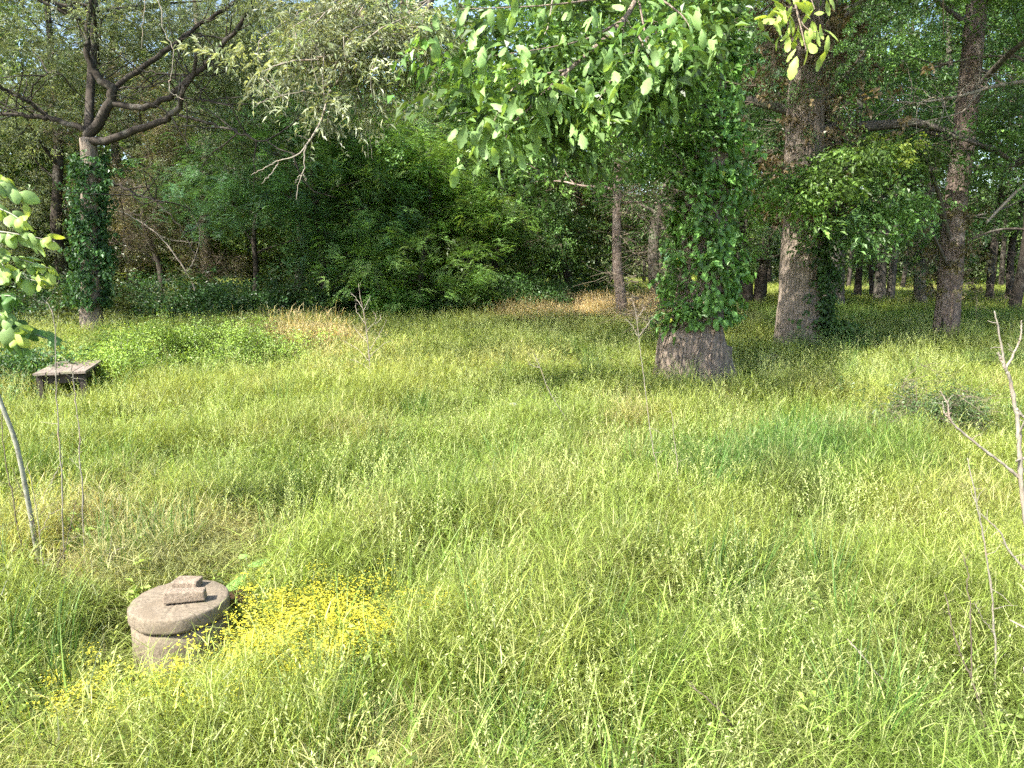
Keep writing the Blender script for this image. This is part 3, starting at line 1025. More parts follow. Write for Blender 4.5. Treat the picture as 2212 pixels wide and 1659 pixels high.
def oak_low_limbs():
    rng = np.random.default_rng(55)
    # a limb that comes forward and to the left from high on the oak and hangs into view
    YD = 7.6
    a = Y(1500, -130, 10.5); b = Y(1420, -90, 8.8); c = Y(1350, 40, 7.9); d = Y(1230, 150, 7.4); f = Y(1120, 255, 7.2)
    tw = [[Y(1350, 40, 7.9), Y(1250, 90, 7.5), Y(1070, 120, 7.2)], [Y(1400, -20, 8), Y(1200, 10, 7.5), Y(985, 20, 7.2)],
          [Y(1350, 40, 7.9), Y(1330, 150, 7.4), Y(1290, 220, 7.2)], [Y(1380, 0, 8), Y(1400, 120, 7.6), Y(1395, 180, 7.4)],
          [Y(1400, -20, 8), Y(1480, 40, 7.7), Y(1500, 110, 7.5)], [Y(1230, 150, 7.4), Y(1120, 180, 7.2), Y(1060, 275, 7.1)],
          [Y(1230, 150, 7.4), Y(1210, 190, 7.3), Y(1180, 250, 7.1)], [Y(1350, 40, 7.9), Y(1390, 100, 7.4), Y(1340, 120, 7.0)],
          [Y(1120, 255, 7.2), Y(1105, 270, 7.2), Y(1092, 300, 7.2)]]
    LL = leafy_limb(rng, OAK, OAK_OFF, [OAK_TOP, a, b, c, d, f], tw, .045, 295, .18, (.2, .32, .11), M_BARK_OAK, scl=1.02)
    cc = np.array([spline(np.array(t_), 6)[2:] for t_ in tw]).reshape(-1, 3) + np.array([.15, .5, .1]) - OAK_OFF
    part_scatter('foliage', 'bigbroad', foliage(rng, cc, 130, .26, (.09, .17, .045), 'bigbroad', .3, (.13, .22, .06), .3, .75), LL, rng)
    cc = np.array([Y(rng.uniform(1150, 1500), rng.uniform(-80, 330), rng.uniform(9.2, 11)) for _ in range(50)]) - OAK_OFF
    part_scatter('foliage', 'broad', foliage(rng, cc, 190, .25, (.09, .18, .05), 'broad', .3, (.15, .26, .06), .3, 1.0), OAK, rng)
    a = Y(1600, -200, 10.5); b = Y(1690, -120, 8.4); c = Y(1720, 20, 7.4)
    tw = [[c, Y(1690, 35, 7.3), Y(1655, 50, 7.2)], [c, Y(1740, 60, 7.3), Y(1785, 75, 7.2)], [c, Y(1735, 80, 7.2), Y(1742, 110, 7.1)], [c, Y(1700, 15, 7.3), Y(1690, 5, 7.2)], [b, Y(1740, -30, 7.6), Y(1760, 20, 7.2)]]
    leafy_limb(rng, OAK, OAK_OFF, [OAK_TOP + np.array([0, 0, .4]), a, b, c], tw, .03, 46, .07, (.3, .4, .1), M_BARK_OAK, scl=.9)
    # pale slender limb with willow-like leaves and a bare hanging twig
    a = Y(1200, -260, 10.5); b = Y(1000, -130, 9.3); c = Y(905, 60, 8.6); d = Y(830, 140, 8.4); f = Y(700, 190, 8.2)
    o, P_ = path_part('pale_limb', OAK, [OAK_TOP + np.array([-.1, -.1, .8]), a, b, c, d, f], .06, .012, M_BARK_GREY, OAK_OFF, 20, 7)
    cs = []
    mb = MB()
    for k in range(46):
        s = Y(rng.uniform(560, 930), rng.uniform(-60, 90), 8.5) - OAK_OFF if k else P_[10]
        j = P_[int(rng.integers(8, 20))]
        qx = 560 + 370 * rng.uniform(0, 1) ** .8; e = Y(qx, rng.uniform(0, 1) * (210 - abs(qx - 720) * .35), 8.2 + rng.uniform(-.5, .6)) - OAK_OFF
        if rng.uniform() < .75 and e[2] < -OAK_OFF[2] + 5.0: pass
        mid = (j + e) / 2 + rng.normal(0, .15, 3) + np.array([0, 0, .15])
        q = spline([j, mid, e, e + np.array([rng.normal(0, .1), 0, -.3])], 8)
        mb.tube(q, np.linspace(.012, .003, 8), 4)
        cs += [q[3], q[4], q[5], q[6]]
    link('side_twigs', mb.mesh('side_twigs', True), o, M_TWIG)
    cs = np.array(cs)
    part_scatter('foliage', 'willow', foliage(rng, cs, 290, .13, (.27, .3, .19), 'willow', .3, (.2, .25, .13), .3, .8), o, rng)
    def tw(pts, r0, r1, n=16):
        tb = MB()
        q = spline([Y(*p) - OAK_OFF for p in pts], n); q[1:-1] += rng.normal(0, .006, q[1:-1].shape)
        tb.tube(q, np.linspace(r0, r1, n), 5); link('hanging_twig', tb.mesh('hanging_twig', True), o, M_TWIG)
    tw([(715, 195, 8.2), (700, 235, 8.15), (690, 270, 8.1), (662, 312, 8.0), (640, 335, 8), (600, 348, 8)], .015, .006)
    tw([(600, 348, 8), (575, 362, 8), (543, 378, 8)], .007, .003); tw([(602, 348, 8), (590, 370, 8), (566, 396, 8)], .007, .003)
    tw([(660, 312, 8), (658, 345, 8), (655, 372, 8), (645, 402, 8), (640, 432, 8)], .009, .003)
    tw([(654, 372, 8), (644, 385, 8), (638, 396, 8)], .005, .002); tw([(655, 375, 8), (662, 392, 8)], .005, .002)
    tw([(690, 270, 8.1), (672, 300, 8.05), (640, 290, 8.0)], .005, .002)
    tw([(710, 205, 8.2), (640, 200, 8.1), (575, 215, 8), (545, 235, 8)], .007, .003)
    tw([(798, 150, 8.4), (794, 230, 8.4), (797, 290, 8.4), (806, 345, 8.4)], .006, .003); tw([(790, 150, 8.4), (790, 260, 8.4), (795, 340, 8.4)], .005, .002)
    tw([(340, -30, 8.4), (352, 60, 8.4), (375, 110, 8.4), (367, 175, 8.4)], .006, .003); tw([(367, 170, 8.4), (370, 200, 8.4), (398, 215, 8.4)], .006, .003)
    tw([(318, -30, 8.4), (310, 40, 8.4), (306, 105, 8.4)], .005, .002); tw([(1200, -30, 8.2), (1175, 80, 8), (1130, 140, 7.8), (1075, 150, 7.6)], .011, .004)


oak_low_limbs()


# ---- the tall pale-barked tree right of the oak
def tree_two():
    bx, by = T2B
    rng = np.random.default_rng(200)
    e = empty('broad_trunk_tree', (bx, by, gz(bx, by)), 'tall thick tree with pale brown furrowed bark and ivy down its right side', 'tree')
    off = np.array([bx, by, gz(bx, by)])
    s = by / 1598.0
    ax = spline([(0.02, 0, -.1), (.0, 0, .5), (-.03, 0, 1.5), (-.05, 0, 3), (-.12, .1, 5.5), (-.2, .2, 8), (-.1, .3, 12), (.1, .4, 16)], 120)
    z = ax[:, 2]
    rad = np.interp(z, [-.2, .1, .6, 1.5, 3, 6, 10, 16], [.58, .52, .455, .42, .385, .34, .26, .06])
    mb = MB(); mb.tube(ax, rad, 200, .12, 8, ridges=30)
    link('trunk', mb.mesh('trunk', True), e, M_BARK_PALE)
    lm = MB()
    fol = limbs(rng, ax, .4, (4.2, 15.5), 6.0, 17, 5, .2, lm)
    link('limbs', lm.mesh('limbs', True), e, M_BARK_GREY)
    part_scatter('crown', 'broad', foliage(rng, fol, 1600, .55, GREEN_M, 'broad', .3, GREEN_B, .3), e, rng)
    d = ivy_on(rng, ax, rad, .7, 3.2, 200, .16, (.06, .12, .035), .8, az=(-.5, .55))
    part_scatter('ivy', 'ivy', d, e, rng)
    # dry brown leaves and twigs that hang on the upper stem
    d = ivy_on(rng, ax, rad, 2.9, 8, 420, .5, (.15, .115, .06), .9)
    part_scatter('withered_ivy', 'ivy', d, e, rng)
    d = ivy_on(rng, ax, rad, 2.6, 8, 260, .6, (.2, .17, .12), 1.0)
    part_scatter('dead_twigs', 'twigdark', d, e, rng)
    d = ivy_on(rng, ax, rad, 2.3, 6, 160, .8, (.1, .18, .05), .9)
    part_scatter('shoots', 'small', d, e, rng)
    return e


tree_two()


def tree_three():
    bx, by = T3B
    rng = np.random.default_rng(300)
    e = empty('hollow_footed_tree', (bx, by, gz(bx, by)), 'tree with reddish bark and a dark hollow slit in the left of its foot', 'tree')
    ax = spline([(-.02, 0, -.1), (0, 0, .5), (.0, 0, 1.5), (-.05, 0, 3), (0, 0, 5.5), (.05, .1, 8), (0, .2, 12), (.2, .3, 15)], 110)
    z = ax[:, 2]
    rad = np.interp(z, [-.2, .1, .6, 1.5, 3, 6, 10, 15], [.33, .29, .26, .235, .22, .21, .16, .05])
    mb = MB(); mb.tube(ax, rad, 140, .15, 12, ridges=20)
    link('trunk', mb.mesh('trunk', True), e, M_BARK_RED)
    # the slit: a raised tube, the shade inside a cleft put into its colour
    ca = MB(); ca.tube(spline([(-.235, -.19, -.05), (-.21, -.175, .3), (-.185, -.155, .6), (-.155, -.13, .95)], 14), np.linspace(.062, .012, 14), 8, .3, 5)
    m, nt = new_mat('hollow_shade'); p = N(nt, 'ShaderNodeBsdfPrincipled', Roughness=1.0); p.inputs['Base Color'].default_value = (.008, .007, .006, 1)
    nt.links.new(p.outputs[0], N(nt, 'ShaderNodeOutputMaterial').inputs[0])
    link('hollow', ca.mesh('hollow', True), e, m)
    lm = MB()
    fol = limbs(rng, ax, .28, (3.6, 14.5), 5.0, 15, 5, .2, lm)
    link('limbs', lm.mesh('limbs', True), e, M_BARK_GREY)
    part_scatter('crown', 'broad', foliage(rng, fol, 1350, .55, GREEN_D, 'broad', .3, GREEN_M, .4), e, rng)
    part_scatter('dead_twigs', 'twigdark', ivy_on(rng, ax, rad, 1.2, 8, 220, .6, (.2, .17, .12), 1.0), e, rng)
    part_scatter('vine', 'ivy', ivy_on(rng, ax, rad, 1.3, 3.2, 70, .25, (.16, .14, .07), .8), e, rng)
    # a leafy low bough that reaches left, its leaves yellow at the tips
    off = np.array([bx, by, gz(bx, by)])
    o, P_ = path_part('low_bough', e, [off + ax[40], Y(2000, 345, by - 1.2), Y(1900, 335, by - 2.2), Y(1800, 380, by - 3), Y(1710, 430, by - 3.4)], .05, .012, M_BARK_GREY, off)
    part_scatter('foliage', 'bigbroad', foliage(rng, P_[4:], 210, .32, (.13, .22, .05), 'bigbroad', .3, (.24, .3, .06), .15, .62, squash=.6), o, rng)
    o, P_ = path_part('low_bough', e, [off + ax[34], Y(1990, 470, by - 1.5), Y(1900, 450, by - 2.5), Y(1860, 520, by - 2.6)], .04, .01, M_BARK_GREY, off)
    part_scatter('foliage', 'bigbroad', foliage(rng, P_[5:], 90, .34, (.11, .21, .06), 'bigbroad', .3, None, .3, .62), o, rng)
    return e


tree_three()


def tree_four():
    bx, by = T4B
    rng = np.random.default_rng(400)
    off = np.array([bx, by, gz(bx, by)])
    e = empty('ivy_clad_tree', tuple(off), 'ivy-clad tree with a torn top and dark forking limbs beside the left thicket', 'tree')
    def L(px, py, dy=0.0): return Y(px, py, by + dy)
    ax = spline([off + np.array([0, 0, -.1]), L(195, 600), L(192, 480), L(196, 390), L(190, 300)], 70) - off
    z = ax[:, 2]
    rad = np.interp(z, [-.1, .15, .7, 3, ax[-1][2]], [.36, .3, .25, .21, .19])
    mb = MB(); mb.tube(ax, rad, 32, .14, 15, ridges=12)
    link('trunk', mb.mesh('trunk', True), e, M_BARK_PALE)
    spec = [
        ([(190, 300), (215, 262), (240, 215), (243, 190), (215, 170), (196, 140), (186, 100), (192, 40), (205, -60)], .16, .06, -.3),
        ([(238, 222), (300, 232), (350, 214), (420, 162), (470, 110), (530, 30), (560, -60)], .1, .05, -.6),
        ([(243, 190), (330, 130), (420, 62), (500, 8), (580, -50)], .085, .04, .3),
        ([(190, 305), (240, 300), (320, 270), (375, 245), (395, 200), (420, 155), (430, 90)], .13, .04, -.9),
        ([(375, 245), (440, 262), (500, 282), (560, 305), (640, 335)], .045, .015, -1.3),
        ([(180, 280), (110, 256), (60, 250), (-20, 248)], .09, .05, -.2),
        ([(110, 256), (70, 225), (30, 205), (-10, 185)], .07, .03, -.4),
        ([(60, 222), (75, 180), (120, 150)], .03, .01, -.4),
        ([(205, 385), (260, 402), (310, 425), (362, 437)], .05, .02, -.7),
        ([(330, 428), (380, 480), (430, 560)], .02, .008, -.8),
        ([(350, 214), (420, 215), (520, 235)], .03, .01, -1), ([(245, 192), (320, 185), (390, 165)], .03, .01, -.6),
        ([(300, 150), (360, 160), (470, 165)], .025, .01, 0)]
    # flare: continuous start inside the trunk
    ends = []
    for pts, r0, r1, dy in spec:
        n = len(pts)
        P_ = spline([L(p[0], p[1], dy * (i / (n - 1)) * 1.5) for i, p in enumerate(pts)], 26) - off
        P_[1:-1] += rng.normal(0, .02, P_[1:-1].shape)
        m2 = MB(); m2.tube(P_, np.linspace(r0, r1, 26) * .82, 9, .15, 3)
        link('limb', m2.mesh('limb', True), e, M_BARK_DARK)
        ends += [P_[k] for k in range(10, 26, 2)]
    ends = np.array(ends)
    # smaller branching off the limbs
    m3 = MB(); tips = []
    for k in range(90):
        p = ends[int(rng.integers(0, len(ends)))].copy(); d = rng.normal(0, 1, 3) + np.array([0, 0, .4]); d /= np.linalg.norm(d)
        pts = [p.copy()]
        for i in range(5):
            d = d + rng.normal(0, .25, 3); d /= np.linalg.norm(d); p = p + d * rng.uniform(.15, .4); pts.append(p.copy())
        m3.tube(pts, np.linspace(.02, .005, 6), 4); tips += pts[2:]
    link('branches', m3.mesh('branches', True), e, M_BARK_DARK)
    tips = np.array(tips)
    up = tips[tips[:, 2] > 4.5]
    hi = np.array([[rng.uniform(-5.5, 5.5), rng.uniform(-4, 4), rng.uniform(7.2, 12)] for _ in range(160)])
    up = up + np.array([0, 2.6, .8]); hi = hi + np.array([0, 2.4, 0])
    part_scatter('crown', 'willow', foliage(rng, np.concatenate([up, hi]), 2300, .55, (.2, .24, .14), 'willow', .3, (.13, .18, .08), .4, 1.0), e, rng)
    m4 = MB(); m4.tube(spline([ax[-1], L(200, 100, 1) - off, L(215, -250, 2) - off, np.array([0, 2, 11])], 14), np.linspace(.12, .04, 14), 8)
    for k in range(12):
        a = rng.uniform(0, 6.28); m4.tube(spline([(0, 1.5, rng.uniform(7, 10)), (2.2 * math.cos(a), 1 + 2.2 * math.sin(a), 9), (4.5 * math.cos(a), 3.6 * math.sin(a), rng.uniform(8.5, 11))], 8), np.linspace(.05, .01, 8), 5)
    link('upper_limbs', m4.mesh('upper_limbs', True), e, M_BARK_DARK)
    part_scatter('ivy', 'ivy', ivy_on(rng, ax, rad, .95, ax[-1][2] - .3, 430, .1, (.055, .13, .04), .85), e, rng)
    return e


tree_four()

# ---- slender leaning tree in the tan grass
ax5 = spline([(0, 0, -.1), (-.1, 0, 1), (-.22, 0, 2), (-.25, .1, 4), (-.2, .2, 6), (0, .3, 9), (.2, .3, 12)], 60)
tree('slender_leaning_tree', T5B, 'slender grey trunk leaning left out of the patch of tan dry grass', 500, h=12, r=.17, crown=(3.4, 11.5), reach=3.4, nl=14, nf=1300, key='broad', tone=GREEN_M,
     alt=GREEN_D, bark=M_BARK_RED, axis=ax5, sides=26, twigs=260, sub=5)

# ---- the twin dark trunk with a low round crown, between the oak and the pale tree
b6 = G(1625, 668, .1)
def twin():
    rng = np.random.default_rng(600)
    e = empty('twin_stemmed_tree', (*b6, gz(*b6)), 'dark twin-stemmed tree with a low dense crown between the oak and the thick pale trunk', 'tree')
    for k, dx in enumerate((-.28, .28)):
        ax = spline([(dx, 0, -.1), (dx * .9, 0, 1), (dx * 1.6, 0, 2.4), (dx * 3.2, .2, 6), (dx * 4, 0, 10)], 30)
        mb = MB(); mb.tube(ax, np.linspace(.26, .06, 30), 16, .15, 30 + k, ridges=8)
        link('trunk', mb.mesh('trunk', True), e, M_BARK_DARK)
    lm = MB(); ax = spline([(0, 0, 0), (0, 0, 5), (0, 0, 11)], 30)
    fol = limbs(rng, ax, .25, (2.0, 10.5), 2.9, 16, 5, .5, lm, .15)
    link('limbs', lm.mesh('limbs', True), e, M_BARK_DARK)
    part_scatter('crown', 'bigbroad', foliage(rng, fol, 1300, .45, BLUEG, 'bigbroad', .3, GREEN_M, .3, .8, zmin=1.5), e, rng)
twin()

# ---- open woodland on the right: trunks one can count
far = [((1812, 672), .30, 'grey trunk just right of the thick pale tree, nearest of the woodland trunks there', M_BARK_GREY, 14),
       ((1853, 641), .27, 'dark trunk second to the right of the thick pale tree, deep in the woodland', M_BARK_DARK, 15),
       ((1886, 640), .2, 'thin dark trunk deep in the wood between two thicker ones', M_BARK_DARK, 13),
       ((1921, 651), .28, 'grey straight trunk midway between the thick pale tree and the hollow-footed tree', M_BARK_GREY, 15),
       ((1991, 665), .36, 'thick dark grey trunk just left of the hollow-footed tree', M_BARK_GREY, 15),
       ((2137, 652), .24, 'dark trunk right of the hollow-footed tree, first of two under the low crown', M_BARK_DARK, 13),
       ((2183, 650), .26, 'dark trunk at the far right edge, second of two under the low crown', M_BARK_DARK, 13)]
for i, ((px, py), r, lab, bk, h) in enumerate(far):
    b = G(px, py, .12)
    tree('woodland_tree', b, lab, 700 + i, h=h, r=r * .68, crown=(2.9, h - .5), reach=4.2, nl=12, nf=620, key='bigbroad', tone=(GREEN_M if i % 2 else GREEN_D), alt=GREEN_B, bark=bk,
         sides=14, scale=.85, group='woodland trees on the right', zmin=2.2 if i < 5 else 1.6, sub=4, spread=.6)
# second slim stem behind the thick pale tree
b = G(1775, 690, .12)
tree('slim_grey_tree', b, 'slim grey stem rising close behind the thick pale trunk on its right', 731, h=15, r=.27, crown=(5, 14.5), reach=3.6, nl=12, nf=900, key='broad', tone=GREEN_D, bark=M_BARK_GREY, sides=20, lean=(-.01, 0))

# ---- the thicket and wood edge on the left and in the middle
def E(px, y): return (float(ray(px, 640)[0] / ray(px, 640)[1] * y), y)

wood = [
    ('dark_stemmed_tree', E(150, 29), 'tall straight dark stem behind the torn ivy-clad tree', dict(h=15, r=.24, crown=(4, 14.5), reach=4.4, tone=OLIVE, key='willow', nf=1700, bark=M_BARK_DARK, alt=(.1, .13, .05))),
    ('olive_leaved_tree', E(-60, 28), 'olive-leaved tree at the left edge behind the leafy sapling', dict(h=13, r=.2, crown=(1.5, 12.5), reach=4.4, tone=(.21, .25, .15), key='willow', nf=2100, bark=M_BARK_GREY, alt=OLIVE)),
    ('pale_trunk_tree', E(462, 31), 'tree with a pale grey trunk rising out of the thicket left of centre', dict(h=15, r=.27, crown=(3.5, 14.5), reach=4.6, tone=OLIVE, key='small', nf=2100, bark=M_BARK_PALE, alt=BROWNISH, twigs=500)),
    ('brown_twiggy_tree', E(340, 28), 'brownish twiggy tree with sparse leaves between the ivy-clad and pale trunks', dict(h=9, r=.13, crown=(1, 8.5), reach=3.2, tone=(.13, .13, .06), key='small', nf=1100, bark=M_BARK_DARK, alt=BROWNISH, twigs=900)),
    ('leaning_dark_tree', E(545, 27), 'small dark leaning stem under dense bluish green leaves', dict(h=7.5, r=.12, crown=(1.9, 7), reach=3.2, tone=BLUEG, key='fine', nf=1100, bark=M_BARK_DARK, lean=(.09, 0), alt=GREEN_D)),
    ('feathery_tree', E(690, 26), 'dark green feathery-leaved tree spreading left of the middle', dict(h=7.5, r=.14, crown=(1.7, 7), reach=3.6, tone=(.1, .21, .07), key='fine', nf=1400, bark=M_BARK_DARK, alt=BLUEG)),
    ('many_stemmed_tree', E(770, 27), 'small many-stemmed dark tree behind the dead sapling', dict(h=6.5, r=.12, crown=(1.6, 6), reach=3.0, tone=(.1, .2, .06), key='fine', nf=900, bark=M_BARK_DARK)),
    ('bright_feathery_tree', E(925, 25.5), 'light green feathery bushy tree in the middle of the wood edge', dict(h=6.0, r=.12, crown=(.9, 5.2), reach=3.2, tone=(.17, .3, .075), key='fine', nf=1500, bark=M_BARK_DARK, alt=(.22, .34, .09))),
    ('crooked_dark_tree', E(830, 30), 'crooked dark trunk standing over the bright feathery tree', dict(h=13, r=.24, crown=(6.2, 12.8), reach=4.8, tone=(.16, .23, .13), key='small', nf=1900, bark=M_BARK_DARK, alt=GREEN_M, twigs=300)),
    ('bright_green_tree', E(1010, 31), 'bright green full-crowned tree under the sky gap at the top', dict(h=15, r=.25, crown=(4.5, 14.5), reach=4.6, tone=(.17, .32, .06), key='broad', nf=1500, bark=M_BARK_GREY, alt=GREEN_M)),
    ('dusky_leaved_tree', E(1085, 29), 'dark broad-leaved tree hanging low at the left end of the tan grass', dict(h=9.5, r=.17, crown=(1.6, 9), reach=3.4, tone=GREEN_D, key='broad', nf=1700, bark=M_BARK_DARK, alt=GREEN_M, twigs=200)),
    ('brown_leaved_tree', E(1235, 34), 'brown-leaved twiggy tree behind the slender leaning trunk', dict(h=12, r=.2, crown=(2.8, 11.5), reach=3.6, tone=BROWNISH, key='broad', nf=1300, bark=M_BARK_DARK, alt=GREEN_M, twigs=500)),
    ('grey_green_tree', E(640, 33), 'tall grey-green tree whose top shows beside the sky gap', dict(h=15.5, r=.25, crown=(5, 15), reach=5.0, tone=(.2, .25, .17), key='small', nf=1300, bark=M_BARK_GREY, alt=OLIVE, twigs=200)),
    ('tall_olive_tree', E(290, 33), 'tall olive-crowned tree behind the torn tree, sky glinting through', dict(h=16, r=.26, crown=(4, 15.5), reach=5.2, tone=(.21, .25, .15), key='willow', nf=1600, bark=M_BARK_GREY, alt=OLIVE)),
    ('full_green_tree', E(1420, 31), 'full green tree behind the oak on its left', dict(h=15, r=.26, crown=(3.2, 14.5), reach=4.6, tone=GREEN_M, key='broad', nf=1700, bark=M_BARK_GREY, alt=GREEN_B, zmin=2.4)),
    ('shaded_tree', E(1590, 36), 'shaded dark-leaved tree far behind the oak on its right', dict(h=16, r=.28, crown=(3.4, 15.5), reach=5.0, tone=GREEN_D, key='broad', nf=1700, bark=M_BARK_GREY, alt=GREEN_M, zmin=2.6)),
    ('light_gap_tree', E(1900, 38), 'light green tree glowing behind the bare grey branch', dict(h=16, r=.28, crown=(3.6, 15.5), reach=5.2, tone=(.12, .22, .05), key='broad', nf=1900, bark=M_BARK_GREY, alt=GREEN_M, zmin=3)),
    ('deep_green_tree', E(2190, 27), 'deep green low-branched tree filling the right edge', dict(h=12, r=.2, crown=(1.9, 11.5), reach=4.4, tone=(.06, .13, .05), key='broad', nf=1500, bark=M_BARK_DARK, alt=GREEN_M, zmin=1.4)),
]
WT = []
for i, (nm, b, lab, kw) in enumerate(wood):
    WT.append(tree(nm, b, lab, 900 + i, wob=.18, **kw)[0])


# two tall trees past the left edge, whose shade falls across the back of the meadow
tree('shade_tree', (-14.5, 11.5), 'shorter of two tall trees past the left edge that shade the meadow', 970, h=18, r=.34, crown=(7.5, 17.5), reach=5.2, nl=15, nf=260, key='bigbroad', tone=GREEN_M, alt=GREEN_D, bark=M_BARK_GREY, group='tall shade trees past the left edge', spread=.7, scale=1.2)
tree('shade_tree', (-12.5, 7.0), 'tallest tree past the left edge, its shade lying across the back of the meadow', 971, h=24, r=.4, crown=(14.5, 23.5), reach=5.2, nl=15, nf=480, key='bigbroad', tone=GREEN_M, alt=GREEN_D, bark=M_BARK_GREY, group='tall shade trees past the left edge', spread=.8, scale=1.3)


# ---- the deep wood behind: one mass of leaves, and shaded undergrowth in front of it
def deep_wood():
    rng = np.random.default_rng(77)
    cs, cl = [], []
    for k in range(190):
        ang = rng.uniform(-1.02, 1.02)
        dist = rng.uniform(36, 62) if ang < .15 else rng.uniform(58, 84)
        x, y = dist * math.sin(ang), dist * math.cos(ang)
        h = rng.uniform(8.5, 14) if ang < .12 else rng.uniform(16, 25)
        t = np.array([(.14, .21, .07), (.19, .22, .1), (.12, .21, .06), (.2, .29, .09)][int(rng.integers(0, 4))])
        for q in range(26):
            z = rng.uniform(.12 if ang < .15 else (.22 if dist < 70 else .0), 1) ** (1 if dist < 70 else 1.5) * h
            rr = 4.2 * (1 - (z / h) ** 3 * .7)
            a = rng.uniform(0, 6.28); w = rng.uniform(.3, 1) * rr
            cs.append((x + w * math.cos(a), y + w * math.sin(a), z)); cl.append(t)
    for k in range(700):
        ang = rng.uniform(-1.02, 1.02); dist = rng.uniform(84, 92)
        cs.append((dist * math.sin(ang), dist * math.cos(ang), rng.uniform(0, 8))); cl.append(np.array((.14, .2, .07)))
    cs = np.array(cs); cl = np.array(cl)
    n = 24000
    ci = rng.integers(0, len(cs), n)
    pos = cs[ci] + rng.normal(0, .75, (n, 3))
    rot = np.stack([rng.normal(0, .4, n), rng.normal(0, .4, n), rng.uniform(0, 6.28, n)], -1)
    col = cl[ci] * rng.uniform(.7, 1.3, n)[:, None]
    o = scatter('deep_wood', 'bigbroad', pos, rot, rng.uniform(1.3, 2.2, n), col, None, rng)
    n2 = 9000
    an2 = rng.uniform(-1.05, 1.05, n2); d2 = rng.uniform(86, 94, n2)
    p2 = np.stack([d2 * np.sin(an2), d2 * np.cos(an2), rng.uniform(0, 9, n2)], -1)
    o2 = scatter('far_wood_edge', 'bigbroad', p2, np.stack([rng.normal(0, .5, n2), rng.normal(0, .5, n2), rng.uniform(0, 6.28, n2)], -1), rng.uniform(2, 3.4, n2), np.tile(np.array([[.1, .15, .06]]), (n2, 1)) * rng.uniform(.6, 1.3, n2)[:, None], None, rng)
    tag(o2, 'farthest leafy edge of the wood behind the open trunks', 'wood', None, 'stuff')
    tag(o, 'mass of far leaves closing the view behind the nearer trees', 'wood', None, 'stuff')
    # its stems
    mb = MB()
    for k in range(120):
        ang = rng.uniform(-.9, .95); dist = rng.uniform(40, 80)
        x, y = dist * math.sin(ang), dist * math.cos(ang); r = rng.uniform(.1, .26)
        mb.tube(spline([(x, y, -.1), (x + rng.normal(0, .2), y, 5), (x + rng.normal(0, .5), y, 11)], 6), np.linspace(r, r * .5, 6), 7)
    tag(link('deep_wood_stems', mb.mesh('stems', True), None, M_BARK_DARK), 'dim stems far back in the wood', 'stems', None, 'stuff')
    # undergrowth along the foot of the thicket
    n = 3600
    px = rng.uniform(-350, 1260, n)
    yy = np.interp(px, [-350, 200, 500, 800, 1260], [20, 20.2, 21.5, 25, 30]) + rng.gamma(1.5, 1.2, n)
    x = (px - 1106) / 1598 * yy
    hh = np.abs(rng.normal(0, .55, n)) + .1
    pos = np.stack([x, yy, ground_z(x, yy) + hh], -1)
    rot = np.stack([rng.normal(0, .4, n), rng.normal(-.3, .4, n), rng.uniform(0, 6.28, n)], -1)
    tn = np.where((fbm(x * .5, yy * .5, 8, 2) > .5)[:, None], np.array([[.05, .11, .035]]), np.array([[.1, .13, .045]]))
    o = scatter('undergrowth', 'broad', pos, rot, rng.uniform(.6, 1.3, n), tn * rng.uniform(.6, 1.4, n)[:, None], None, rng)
    tag(o, 'shaded undergrowth along the foot of the thicket', 'undergrowth', None, 'stuff')


deep_wood()


# ------------------------------------------------------------------ shrubs
def shrub(name, base, label, seed, h, rx, ry, nf, tone, key='small', alt=None, scale=.7, twigs=0, cat='shrub', group=None):
    rng = np.random.default_rng(seed)
    e = empty(name, (base[0], base[1], gz(*base)), label, cat, group)
    mb = MB(); cs = []
    for k in range(26):
        a = rng.uniform(0, 6.28); q = rng.uniform(.1, 1)
        t = np.array([rx * q * math.cos(a), ry * q * math.sin(a), h * rng.uniform(.45, 1) * (1 - .35 * q)])
        s = t * np.array([.35, .35, 0])
        P_ = spline([s, (s + t) / 2 + rng.normal(0, .06, 3), t], 6)
        mb.tube(P_, np.linspace(.009, .003, 6), 4); cs += [P_[2], P_[3], P_[4], P_[5]]
    link('stems', mb.mesh('stems', True), e, M_TWIG_DARK)
    d = foliage(rng, np.array(cs), nf, .12 * max(1, rx * .6), tone, key, .3, alt, .3, scale, .02)
    part_scatter('foliage', key, d, e, rng)
    if twigs: part_scatter('twigs', 'twigdark', foliage(rng, np.array(cs), twigs, .12, tone, 'twigdark', scale=.6), e, rng)
    return e


YG = (.26, .37, .08)
shrub('bramble', G(395, 770, .4), 'bright leafy bramble heap reaching its peak left of centre at the edge of the shade', 1001, 1.35, 1.4, .9, 560, YG, alt=(.2, .3, .07), scale=.75)
shrub('bramble', G(530, 772, .35), 'bright low bramble at the right end of the leafy heap', 1002, 1.05, 1.3, .9, 460, YG, alt=(.2, .3, .07), scale=.75)
shrub('bramble', G(265, 800, .4), 'bright bramble growing against the right side of the plank table', 1003, .95, .9, .7, 340, YG, alt=(.2, .3, .07), scale=.72)
shrub('dark_shrub', G(30, 800, .5), 'dark green broad-leaved shrub left of the plank table', 1004, 1.0, 1.0, .7, 300, (.08, .16, .05), key='broad', scale=.7)
shrub('bush', G(1810, 755, .2), 'low leafy bush in the shade right of the thick pale trunk', 1005, .85, .7, .5, 190, (.11, .19, .06), key='broad', scale=.6)
shrub('weedy_bush', G(1745, 765, .2), 'weedy growth around the foot of the thick pale trunk', 1006, .65, .6, .3, 170, (.15, .22, .07), key='small', scale=.55)
shrub('brush_bush', G(1990, 930, .25), 'dark tangled brushy bush in the grass at the right', 1007, .9, .65, .5, 260, (.08, .13, .045), key='small', scale=.55, twigs=130)
